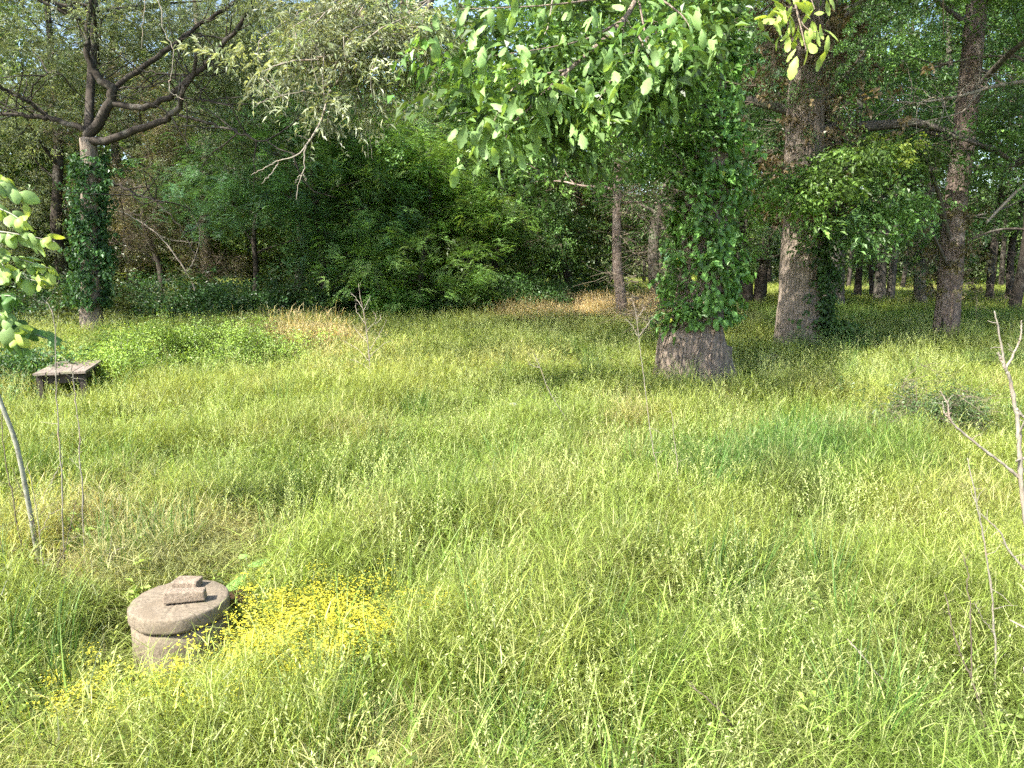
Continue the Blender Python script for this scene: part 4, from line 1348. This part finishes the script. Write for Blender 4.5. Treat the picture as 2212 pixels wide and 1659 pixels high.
shrub('leafy_bush', G(2150, 800, .25), 'low green bush behind the bare twigs at the right edge', 1008, .6, 1.0, .5, 240, (.14, .2, .06), key='small', scale=.6)
shrub('bright_sapling_bush', E(860, 23.6), 'fresh green layered young bush below the feathery tree', 1009, 1.9, 1.1, .7, 230, (.13, .26, .06), key='fine', scale=.85)
shrub('round_leaved_bush', E(1115, 25.3), 'round-leaved green bush at the left end of the tan grass', 1010, 1.9, 1.5, .8, 380, (.09, .18, .05), key='broad', scale=.9)
shrub('low_green_bush', E(960, 24.6), 'small green bush in shade at the middle of the wood edge', 1011, 1.0, 1.1, .7, 200, (.1, .19, .06), key='broad', scale=.7)

# ------------------------------------------------------------------ leafy sapling at the left edge
def left_sapling():
    rng = np.random.default_rng(31)
    b = G(100, 1262, .0)
    off = np.array([b[0], b[1], gz(*b)])
    e = empty('leafy_sapling', tuple(off), 'young tree with a smooth pale leaning stem and large oval leaves at the left edge', 'sapling')
    by = b[1]
    stem = [off + np.array([0, 0, -.05]), Y(80, 1190, by - .02), Y(62, 1090, by - .05), Y(35, 960, by - .08), Y(0, 865, by - .1), Y(-60, 700, by - .1), Y(-110, 500, by - .1), Y(-140, 250, by - .1), Y(-150, 60, by - .1)]
    mb = MB(); P_ = spline(stem, 50) - off
    mb.tube(P_, np.interp(np.linspace(0, 1, 50), [0, .5, 1], [.0155, .0125, .006]), 14, .06, 3)
    link('trunk', mb.mesh('trunk', True), e, M_POLE)
    YL = by - .15
    tw = [([(-120, 470), (-40, 400), (20, 400), (62, 455)], 12), ([(-110, 500), (-30, 420), (10, 380)], 8), ([(-100, 520), (-20, 500), (60, 510), (118, 522)], 13),
          ([(-80, 600), (0, 555), (60, 565), (108, 580)], 12), ([(-70, 640), (0, 590), (50, 600), (92, 610)], 9), ([(-90, 560), (-20, 540), (20, 600)], 8),
          ([(-70, 660), (0, 640), (30, 640)], 8), ([(-60, 700), (10, 690), (60, 715), (118, 738)], 14), ([(-60, 720), (0, 720), (50, 760)], 10), ([(-120, 450), (-40, 440), (20, 460), (50, 480)], 10), ([(-80, 620), (-20, 660), (20, 700), (40, 740)], 10)]
    for pts, nl in tw:
        dy = rng.uniform(-.2, .2)
        q = spline([Y(p[0], p[1], YL + dy * i / 3) for i, p in enumerate(pts)], 14) - off
        m2 = MB(); m2.tube(q, np.linspace(.006, .0022, 14), 5)
        br = link('branch', m2.mesh('branch', True), e, M_POLE)
        specs = []
        nl = int(nl * 1.7)
        for k in range(nl):
            j = int(2 + (k + rng.uniform(0, 1)) / nl * 11); j = min(j, 13)
            d = q[min(j + 1, 13)] - q[j - 1]; az = math.atan2(d[1], d[0]) + (1 if k % 2 else -1) * rng.uniform(.4, 1.4)
            tip = j > 10
            c = np.array((.2, .3, .1)) * rng.uniform(.8, 1.25) if not tip else np.array((.33, .42, .1)) * rng.uniform(.85, 1.1)
            if pts[0][1] > 650: c = np.array((.09, .18, .05)) * rng.uniform(.8, 1.3)
            specs.append((q[j] + rng.normal(0, .012, 3), (rng.normal(.5, .7), rng.uniform(-.2, 1.1), az), rng.uniform(.85, 1.35) * (.8 if tip else 1), c))
        leaf_objects(br, OVAL, specs, rng)


left_sapling()


# ------------------------------------------------------------------ bare saplings, stalks and dead branches
def stalk(name, base_pt, paths, label, mat, cat, r0=.006, group=None, jit=.004, seed=1):
    """base_pt: (x, y); paths: lists of world points"""
    rng = np.random.default_rng(seed)
    off = np.array([base_pt[0], base_pt[1], gz(*base_pt)])
    e = empty(name, tuple(off), label, cat, group)
    for k, (pts, a, b) in enumerate(paths):
        mb = MB(); q = spline(np.asarray(pts) - off, 40)
        q[1:-1] += (np.repeat(rng.normal(0, jit, (10, 3)), 4, 0)[1:39] * .5 + rng.normal(0, jit * .35, (38, 3)))
        rr = np.linspace(a, b, 40) * rng.uniform(.88, 1.12, 40); rr[5::7] *= 1.3
        mb.tube(q, rr, 7)
        ln = float(np.linalg.norm(q[-1] - q[0]))
        for w in range(int(3 + ln * 5)):
            j = int(rng.integers(6, 38)); d = rng.normal(0, 1, 3) * np.array([1, .6, .5]) + np.array([0, 0, .7]); d /= np.linalg.norm(d)
            l3 = rng.uniform(.012, .09) * min(1.5, ln + .3)
            mb.tube([q[j], q[j] + d * l3 * .5, q[j] + d * l3 + rng.normal(0, l3 * .12, 3)], [b * .8, b * .6, b * .4], 4)
        link('stem' if k == 0 else 'twig', mb.mesh('stem' if k == 0 else 'twig', True), e, mat)
    return e


def dead_things():
    # dead sapling standing in the field
    b = G(808, 850, .1); y = b[1]
    g = lambda px, py, dy=0: Y(px, py, y + dy)
    base = np.array([b[0], b[1], 0])
    paths = [([base, g(800, 800), g(795, 740), g(788, 690), g(780, 650), g(775, 612)], .009, .003)]
    for pts in ([(797, 760), (815, 730), (832, 700), (835, 690)], [(795, 740), (775, 720), (762, 700)], [(792, 715), (812, 690), (806, 672)], [(790, 700), (770, 672), (768, 655)],
                [(798, 780), (770, 752), (740, 735)], [(800, 770), (826, 745), (848, 735)], [(783, 665), (770, 645), (757, 632)], [(785, 670), (796, 650), (800, 640)], [(812, 700), (822, 688), (820, 680)],
                [(802, 800), (775, 782), (752, 775)]):
        paths.append(([g(*p, .15 * (i - 1)) for i, p in enumerate(pts)], .0042, .0016))
    stalk('dead_sapling', b, paths, 'pale dead sapling with many bare side twigs standing in the open meadow', M_TWIG, 'sapling', seed=2, jit=.006)
    # dead stalk near the oak
    b = G(1440, 1165, .0); y = b[1]
    g = lambda px, py, dy=0: Y(px, py, y + dy)
    base = np.array([b[0], b[1], 0])
    stalk('dry_stalk', b, [([base, g(1425, 1060, .1), g(1405, 930, .15), g(1388, 800, .2), g(1378, 712, .2)], .0036, .0018), ([g(1380, 730, .2), g(1362, 700, .2), g(1350, 690, .2)], .0025, .0015),
                           ([g(1380, 728, .2), g(1400, 700, .2), g(1412, 685, .2)], .0025, .0015), ([g(1378, 715, .2), g(1370, 660, .2), g(1360, 645, .2)], .0025, .0012), ([g(1376, 690, .2), g(1392, 665, .2)], .002, .001)],
          'tall dry forked stalk in front of the left side of the oak', M_TWIG, 'stalk', seed=3)
    b = G(1470, 1150, .0); y = b[1]; base2 = np.array([b[0], b[1], 0])
    g = lambda px, py, dy=0: Y(px, py, y + dy)
    stalk('dry_stalk', b, [([base2, g(1466, 1060), g(1458, 960), g(1447, 870)], .004, .0015)], 'thin dry stalk standing just right of the tall forked one', M_TWIG, 'stalk', seed=4)
    b = G(1260, 1000, .0); y = b[1]
    g = lambda px, py, dy=0: Y(px, py, y + dy)
    stalk('dry_stalk', b, [([np.array([b[0], b[1], 0]), g(1230, 920), g(1190, 850), g(1165, 790), g(1155, 765)], .005, .002), ([g(1168, 795), g(1150, 790), g(1135, 775)], .003, .001)], 'leaning dry stalk with one kink in the open middle of the meadow', M_TWIG, 'stalk', seed=5)
    b = G(1180, 1140, .0); y = b[1]
    g = lambda px, py, dy=0: Y(px, py, y + dy)
    stalk('dark_stalk', b, [([np.array([b[0], b[1], 0]), g(1140, 1090), g(1090, 1050), g(1048, 1000)], .004, .0018)], 'dark thin stem slanting to the upper left in the middle of the grass', M_TWIG_DARK, 'stalk', seed=6)
    # stalks at the left beside the leafy sapling
    for i, (bx, by_, top, lab) in enumerate([(140, 1290, [(137, 1150), (132, 1000), (122, 850), (116, 690), (90, 640)], 'thin tall green stalk just right of the leafy sapling, bending at its tip'),
                                             (182, 1290, [(180, 1120), (172, 960), (160, 830), (152, 790)], 'thin straight stalk, second to the right of the leafy sapling'),
                                             (60, 1270, [(40, 1150), (22, 1050), (8, 960), (4, 880)], 'thin dark stalk between the leafy sapling and the picture edge')]):
        b = G(bx, by_, 0.0); y = b[1]
        stalk('thin_stalk', b, [([np.array([b[0], b[1], 0])] + [Y(p[0], p[1], y) for p in top], .0045, .002)] + ([([Y(132, 1000, y), Y(100, 1060, y), Y(70, 1110, y)], .002, .001)] if i == 0 else []), lab, M_TWIG if i < 2 else M_TWIG_DARK, 'stalk', 'thin stalks by the leafy sapling', seed=20 + i)
    for i, (bx, by_, tx, ty, lab) in enumerate([(30, 1330, -10, 1130, 'short thin shoot crossing the foot of the leafy sapling'), (110, 1310, 60, 1000, 'thin shoot rising beside the pale stem of the leafy sapling'), (125, 1270, 25, 1010, 'leaning thin shoot left of the tall green stalk'),
                                                (215, 1310, 240, 1160, 'short thin shoot leaning right, third right of the leafy sapling'), (95, 1340, 165, 1080, 'slanting thin shoot that crosses the tall green stalk')]):
        b = G(bx, by_, 0.0); y = b[1]
        stalk('thin_stalk', b, [([np.array([b[0], b[1], 0]), Y((bx * 2 + tx) / 3 - 4, (by_ * 2 + ty) / 3, y), Y((bx + tx * 2) / 3 + 3, (by_ + ty * 2) / 3, y), Y(tx, ty, y)], .0035, .0014),
                                ([Y((bx + tx) / 2, (by_ + ty) / 2, y), Y((bx + tx) / 2 + 20, (by_ + ty) / 2 - 40, y), Y((bx + tx) / 2 + 45, (by_ + ty) / 2 - 55, y)], .002, .001)], lab, M_TWIG if i % 2 else M_TWIG_DARK, 'stalk', 'thin stalks by the leafy sapling', seed=60 + i)
    # bare sapling very near at the right edge
    b = (ray(2240, 1500)[0] / ray(2240, 1500)[1] * 2.25, 2.25); y = 2.25
    g = lambda px, py, dy=0: Y(px, py, y + dy)
    base = np.array([b[0], b[1], 0])
    stalk('bare_sapling', b, [([base, g(2235, 1500), g(2222, 1200), g(2206, 1050), g(2202, 960), g(2196, 890)], .0085, .0062),
                              ([g(2196, 892), g(2180, 815), g(2170, 790), g(2160, 730), g(2148, 672)], .0058, .002),
                              ([g(2172, 795), g(2190, 765), g(2204, 730), g(2207, 692)], .004, .0018), ([g(2170, 795), g(2162, 775), g(2156, 762)], .0035, .0015),
                              ([g(2192, 880), g(2215, 905), g(2240, 935)], .005, .003),
                              ([g(2205, 1035), g(2175, 1010), g(2130, 975), g(2080, 935), g(2052, 905), g(2045, 870), g(2030, 845)], .0048, .0016),
                              ([g(2222, 1240), g(2180, 1190), g(2160, 1150), g(2120, 1110)], .004, .0015),
                              ([g(2052, 905), g(2040, 890), g(2036, 868)], .003, .001)],
          'bare pale forked sapling very near at the right edge', M_TWIG, 'sapling', seed=30, jit=.0015)
    b = G(2150, 1560, 0.0); y = b[1]
    g = lambda px, py, dy=0: Y(px, py, y + dy)
    stalk('bare_stalk', b, [([np.array([b[0], b[1], 0]), g(2150, 1400), g(2140, 1250), g(2115, 1110), g(2090, 990)], .005, .002), ([g(2147, 1370), g(2120, 1330), g(2105, 1300)], .002, .001)], 'slim bare stem standing left of the near forked sapling', M_TWIG, 'stalk', seed=31)
    b = G(2140, 1640, 0.0); y = b[1]
    g = lambda px, py, dy=0: Y(px, py, y + dy)
    stalk('dark_stalk', b, [([np.array([b[0], b[1], 0]), g(2110, 1500), g(2070, 1400), g(2040, 1280)], .004, .002), ([g(2100, 1480), g(2090, 1250), g(2070, 1180)], .003, .001)], 'dark thin stem leaning left low at the right edge', M_TWIG_DARK, 'stalk', seed=32)
    b = G(2200, 1500, 0.0); y = b[1]
    g = lambda px, py, dy=0: Y(px, py, y + dy)
    stalk('arching_stalk', b, [([np.array([b[0], b[1], 0]), g(2190, 1440), g(2160, 1380), g(2145, 1360), g(2130, 1340)], .005, .002), ([g(2165, 1385), g(2140, 1372), g(2110, 1368)], .003, .001), ([g(2165, 1385), g(2185, 1370), g(2190, 1350)], .003, .001)], 'short forked grey stem low beside the near sapling', M_TWIG, 'stalk', seed=33)
    # long fallen canes in the grass
    for i, (p0, p1, p2, lab) in enumerate([((2000, 1560), (1900, 1460), (1830, 1380), 'pale cane lying slanted in the grass at the lower right'), ((1640, 1640), (1560, 1540), (1490, 1480), 'dark cane slanting through the grass at the lower middle')]):
        a, bb, c = G(*p0, .05), G(*p1, .3), G(*p2, .42)
        stalk('fallen_cane', a, [([np.array([a[0], a[1], .03]), np.array([bb[0], bb[1], .3]), np.array([c[0], c[1], .42])], .0045, .002)], lab, M_TWIG if i == 0 else M_TWIG_DARK, 'cane', seed=40 + i)
    # long bare branch fallen against the thicket
    y = 22.5
    g = lambda px, py, dy=0: Y(px, py, y + dy)
    b = (float(g(435, 660)[0]), y)
    stalk('fallen_branch', b, [([np.array([b[0], b[1], 0]), g(420, 625), g(385, 560), g(345, 510), g(290, 470), g(240, 450)], .03, .012), ([g(400, 590), g(420, 560), g(430, 500), g(400, 440)], .016, .006), ([g(345, 510), g(380, 520), g(430, 525)], .01, .005)], 'long pale bare branch leaning in front of the thicket right of the ivy-clad tree', M_TWIG, 'branch', seed=50, jit=.02)


dead_things()


# ---- tree just outside the right edge whose bare grey branch reaches into view
def right_edge_tree():
    rng = np.random.default_rng(800)
    b = E(2420, 16.0)
    off = np.array([b[0], b[1], gz(*b)])
    e = empty('bare_branched_tree', tuple(off), 'tree past the right edge that sends long bare grey branches into view', 'tree')
    ax = spline([(0, 0, -.1), (0, 0, 2), (.1, 0, 5), (.2, .1, 9), (.3, 0, 13)], 40)
    mb = MB(); mb.tube(ax, np.linspace(.3, .06, 40), 24, .14, 7)
    link('trunk', mb.mesh('trunk', True), e, M_BARK_GREY)
    y = 15
    g = lambda px, py, dy=0: Y(px, py, y + dy)
    mainp = [ax[15] + off, g(2330, 160), g(2212, 176), g(2140, 188), g(2090, 203), g(2030, 215), g(1970, 222), g(1900, 212)]
    P_ = spline(mainp, 40) - off
    m = MB(); m.tube(P_, np.linspace(.055, .006, 40), 7); br = link('bare_branch', m.mesh('bare_branch', True), e, M_TWIG)
    m = MB()
    for k in range(46):
        j = int(rng.integers(14, 39)); p = P_[j].copy(); d = np.array([rng.uniform(-1, .1), rng.normal(0, .5), rng.normal(-.05, .6)]); d /= np.linalg.norm(d)
        pts = [p.copy()]; L = rng.uniform(.3, 1.2)
        for i in range(7):
            d = d + rng.normal(0, .28, 3) + np.array([0, 0, -.03]); d /= np.linalg.norm(d); p = p + d * L / 7; pts.append(p.copy())
        m.tube(spline(pts, 12), np.linspace(.011, .0035, 12), 4)
    m.tube(spline([P_[20], g(2080, 240) - off, g(2000, 262) - off, g(1930, 275) - off], 16), np.linspace(.018, .005, 16), 5)
    link('twigs', m.mesh('twigs', True), br, M_TWIG)
    m = MB(); m.tube(spline([ax[10] + off, g(2290, 350), g(2212, 400), g(2165, 445), g(2130, 482)], 20) - off, np.linspace(.05, .02, 20), 7)
    link('broken_branch', m.mesh('broken_branch', True), e, M_TWIG)
    lm = MB(); fol = limbs(rng, ax, .25, (4.5, 12.5), 4.2, 12, 4, .2, lm)
    link('limbs', lm.mesh('limbs', True), e, M_BARK_GREY)
    fol = fol[fol[:, 0] > -4.6]
    part_scatter('crown', 'broad', foliage(rng, fol, 900, .5, GREEN_M, 'broad', .3, GREEN_D, .3), e, rng)


right_edge_tree()


# ------------------------------------------------------------------ concrete riser
def riser():
    rng = np.random.default_rng(60)
    x, y = RIS
    z0 = gz(x, y) + .03
    e = empty('concrete_riser', (x, y, z0), 'round weathered concrete tank riser with a lid and block handle, half sunk in flowers', 'riser')

    e.scale = (.9, .9, .92)

    def ring(name, prof, seed, n=120, amp=.009, chip=0.0):
        mb = MB(); V = []; a = np.arange(n) / n * 2 * math.pi
        for k, (r, z) in enumerate(prof):
            nz = (fbm(np.cos(a) * 3 + 9, np.sin(a) * 3 + z * 9, seed, 3) - .5) * 2 * amp
            zz = z + (fbm(np.cos(a) * 7 + 3, np.sin(a) * 7, seed + 4, 2) - .5) * 2 * (chip if chip else amp * .5)
            V.append(np.stack([(r + nz) * np.cos(a), (r + nz) * np.sin(a), zz], -1))
        F = [(k * n + j, k * n + (j + 1) % n, (k + 1) * n + (j + 1) % n, (k + 1) * n + j) for k in range(len(prof) - 1) for j in range(n)]
        F.append(tuple(range((len(prof) - 1) * n, len(prof) * n)))
        mb.add(np.concatenate(V), F)
        return link(name, mb.mesh(name, True), e, M_CONC)
    ring('barrel', [(.252, -.1), (.252, 0), (.25, .08), (.25, .15), (.25, .208), (.24, .216), (.05, .218)], 4)
    ring('lid', [(.24, .229), (.254, .232), (.26, .238), (.261, .25), (.261, .28), (.26, .306), (.257, .312), (.25, .316), (.18, .319), (.1, .32), (.02, .32)], 8, amp=.007, chip=.0035)
    hb = MB(); hb.box((.055, -.05, .362), (.21, .07, .06), (0, .03, .2), jit=.006, rng=rng)
    h = link('handle_block', hb.mesh('handle_block'), e, M_BLOCK)
    bv = h.modifiers.new('bevel', 'BEVEL'); bv.width = .008; bv.segments = 2
    hb = MB(); hb.box((-.02, .15, .335), (.15, .09, .06), (0, 0, -.1), jit=.006, rng=rng)
    h = link('rear_block', hb.mesh('rear_block'), e, M_BLOCK)
    bv = h.modifiers.new('bevel', 'BEVEL'); bv.width = .01; bv.segments = 2
    # drain pipe mouth peeping out beside it
    b = G(515, 1310, .1)
    e2 = empty('pipe_stub', (b[0], b[1], gz(*b)), 'dark old pipe stub lying right of the concrete riser', 'pipe', rz=.5)
    pb = MB(); pb.tube([(-.06, 0, .13), (0, 0, .13), (.08, 0, .13)], [.05, .05, .05], 16, cap=False); pb.tube([(-.05, 0, .13), (0, 0, .13), (.08, 0, .13)], [.04, .04, .04], 16, cap=True)
    link('pipe', pb.mesh('pipe', True), e2, M_RUST)


riser()


# ------------------------------------------------------------------ plank table
def table():
    rng = np.random.default_rng(61)
    x, y = -5.93, 9.83
    e = empty('plank_table', (x, y, gz(x, y)), 'low weathered plank table sunk in weeds at the left', 'table', rz=math.radians(19))
    for k in range(4):
        mb = MB(); xx = -.2175 + k * .145
        mb.box((xx, rng.uniform(-.015, .015), .62), (.138, 1.2 + rng.uniform(-.03, .03), .028), (0.0, rng.normal(0, .02), rng.normal(0, .004)), jit=.003, rng=rng)
        link('plank', mb.mesh('plank'), e, M_WOOD)
    for sx in (-.24, .24):
        for sy in (-.5, .5):
            mb = MB(); mb.box((sx, sy, .27), (.07, .07, .62), jit=.004, rng=rng); link('leg', mb.mesh('leg'), e, M_WOOD_SHADE)
    for sx in (-.24, .24):
        mb = MB(); mb.box((sx, 0, .555), (.03, .9, .09), jit=.003, rng=rng); link('rail', mb.mesh('rail'), e, M_WOOD_SHADE)
    for sy in (-.5, .5):
        mb = MB(); mb.box((0, sy, .54), (.4, .03, .11), jit=.003, rng=rng); link('crossbar', mb.mesh('crossbar'), e, M_WOOD_SHADE)


table()


# ------------------------------------------------------------------ small things
def lump(name, base, size, mat, label, cat, seed, z=None):
    rng = np.random.default_rng(seed)
    import bmesh
    bm = bmesh.new(); bmesh.ops.create_icosphere(bm, subdivisions=3, radius=1)
    for v in bm.verts:
        n = fbm(v.co.x * 1.7 + seed, v.co.y * 1.7 + v.co.z * 1.3, seed, 3)
        v.co *= .72 + .55 * float(n)
        v.co.x *= size[0]; v.co.y *= size[1]; v.co.z *= size[2]
    me = bpy.data.meshes.new(name); bm.to_mesh(me); bm.free()
    me.polygons.foreach_set('use_smooth', [True] * len(me.polygons))
    o = link(name, me, None, mat)
    o.location = (base[0], base[1], gz(*base) + (size[2] * .5 if z is None else z))
    return tag(o, label, cat)


lump('stone', G(1668, 776, .2), (.17, .13, .16), M_STONE, 'pinkish stone in the grass at the foot of the thick pale trunk', 'stone', 3, .16)
lump('pale_rock', G(812, 848, .3), (.05, .05, .13), M_STONE, 'small pale lump of rock beside the foot of the dead sapling', 'rock', 5, .3)
lump('white_litter', G(1110, 878, .26), (.05, .05, .025), M_WHITE, 'crumpled white scrap caught in the middle of the meadow', 'litter', 8, .3)
lump('small_white_scrap', G(770, 1232, .22), (.012, .012, .03), M_WHITE, 'tiny white scrap in the grass right of the broad lone leaf', 'litter', 9, .22)


def iron():
    b = G(1142, 705, .25)
    e = empty('rusty_frame', (b[0], b[1], gz(*b)), 'dark rusty iron remnant at the left end of the tan grass', 'scrap metal')
    mb = MB(); mb.box((-.12, 0, .42), (.42, .05, .05), (0, .05, .1)); link('top_bar', mb.mesh('top_bar'), e, M_RUST)
    mb = MB(); mb.box((.06, 0, .22), (.1, .08, .48)); link('post', mb.mesh('post'), e, M_RUST)
    mb = MB(); mb.box((.2, 0, .2), (.3, .06, .07), (0, .08, 0)); link('foot_bar', mb.mesh('foot_bar'), e, M_RUST)


iron()


def broad_leaf_plant():
    rng = np.random.default_rng(71)
    b = G(528, 1300, .05)
    off = np.array([b[0], b[1], 0])
    e = empty('broad_leaf_plant', (b[0], b[1], gz(*b)), 'small plant with two large pale green leaves right of the concrete riser', 'plant')
    y = b[1]
    mb = MB(); mb.tube(spline([(0, 0, 0), (.01, 0, .15), (.02, .02, .22), (.02, .02, .3)], 12), np.linspace(.006, .003, 12), 6)
    s = link('stem', mb.mesh('stem', True), e, M_TWIG)
    big = oak_leaf_mesh(91, .2, .15, False)
    for p, r, sc, c in [((.02, 0, .2), (.3, .1, math.radians(215)), .9, (.2, .38, .1)), ((.03, .01, .25), (.1, -.5, math.radians(30)), .6, (.2, .37, .1)), ((.02, .02, .3), (0, -.3, math.radians(140)), .35, (.22, .38, .1)), ((.01, .0, .12), (0, .2, math.radians(330)), .4, (.28, .44, .1))]:
        o = bpy.data.objects.new('leaf', big); COL.objects.link(o); o.parent = e; o.location = p; o.rotation_euler = r; o.scale = (sc,) * 3; o.color = (*c, 1)


broad_leaf_plant()
print('tris', sum(len(m.polygons) * 2 for m in bpy.data.meshes), 'objects', len(bpy.data.objects))
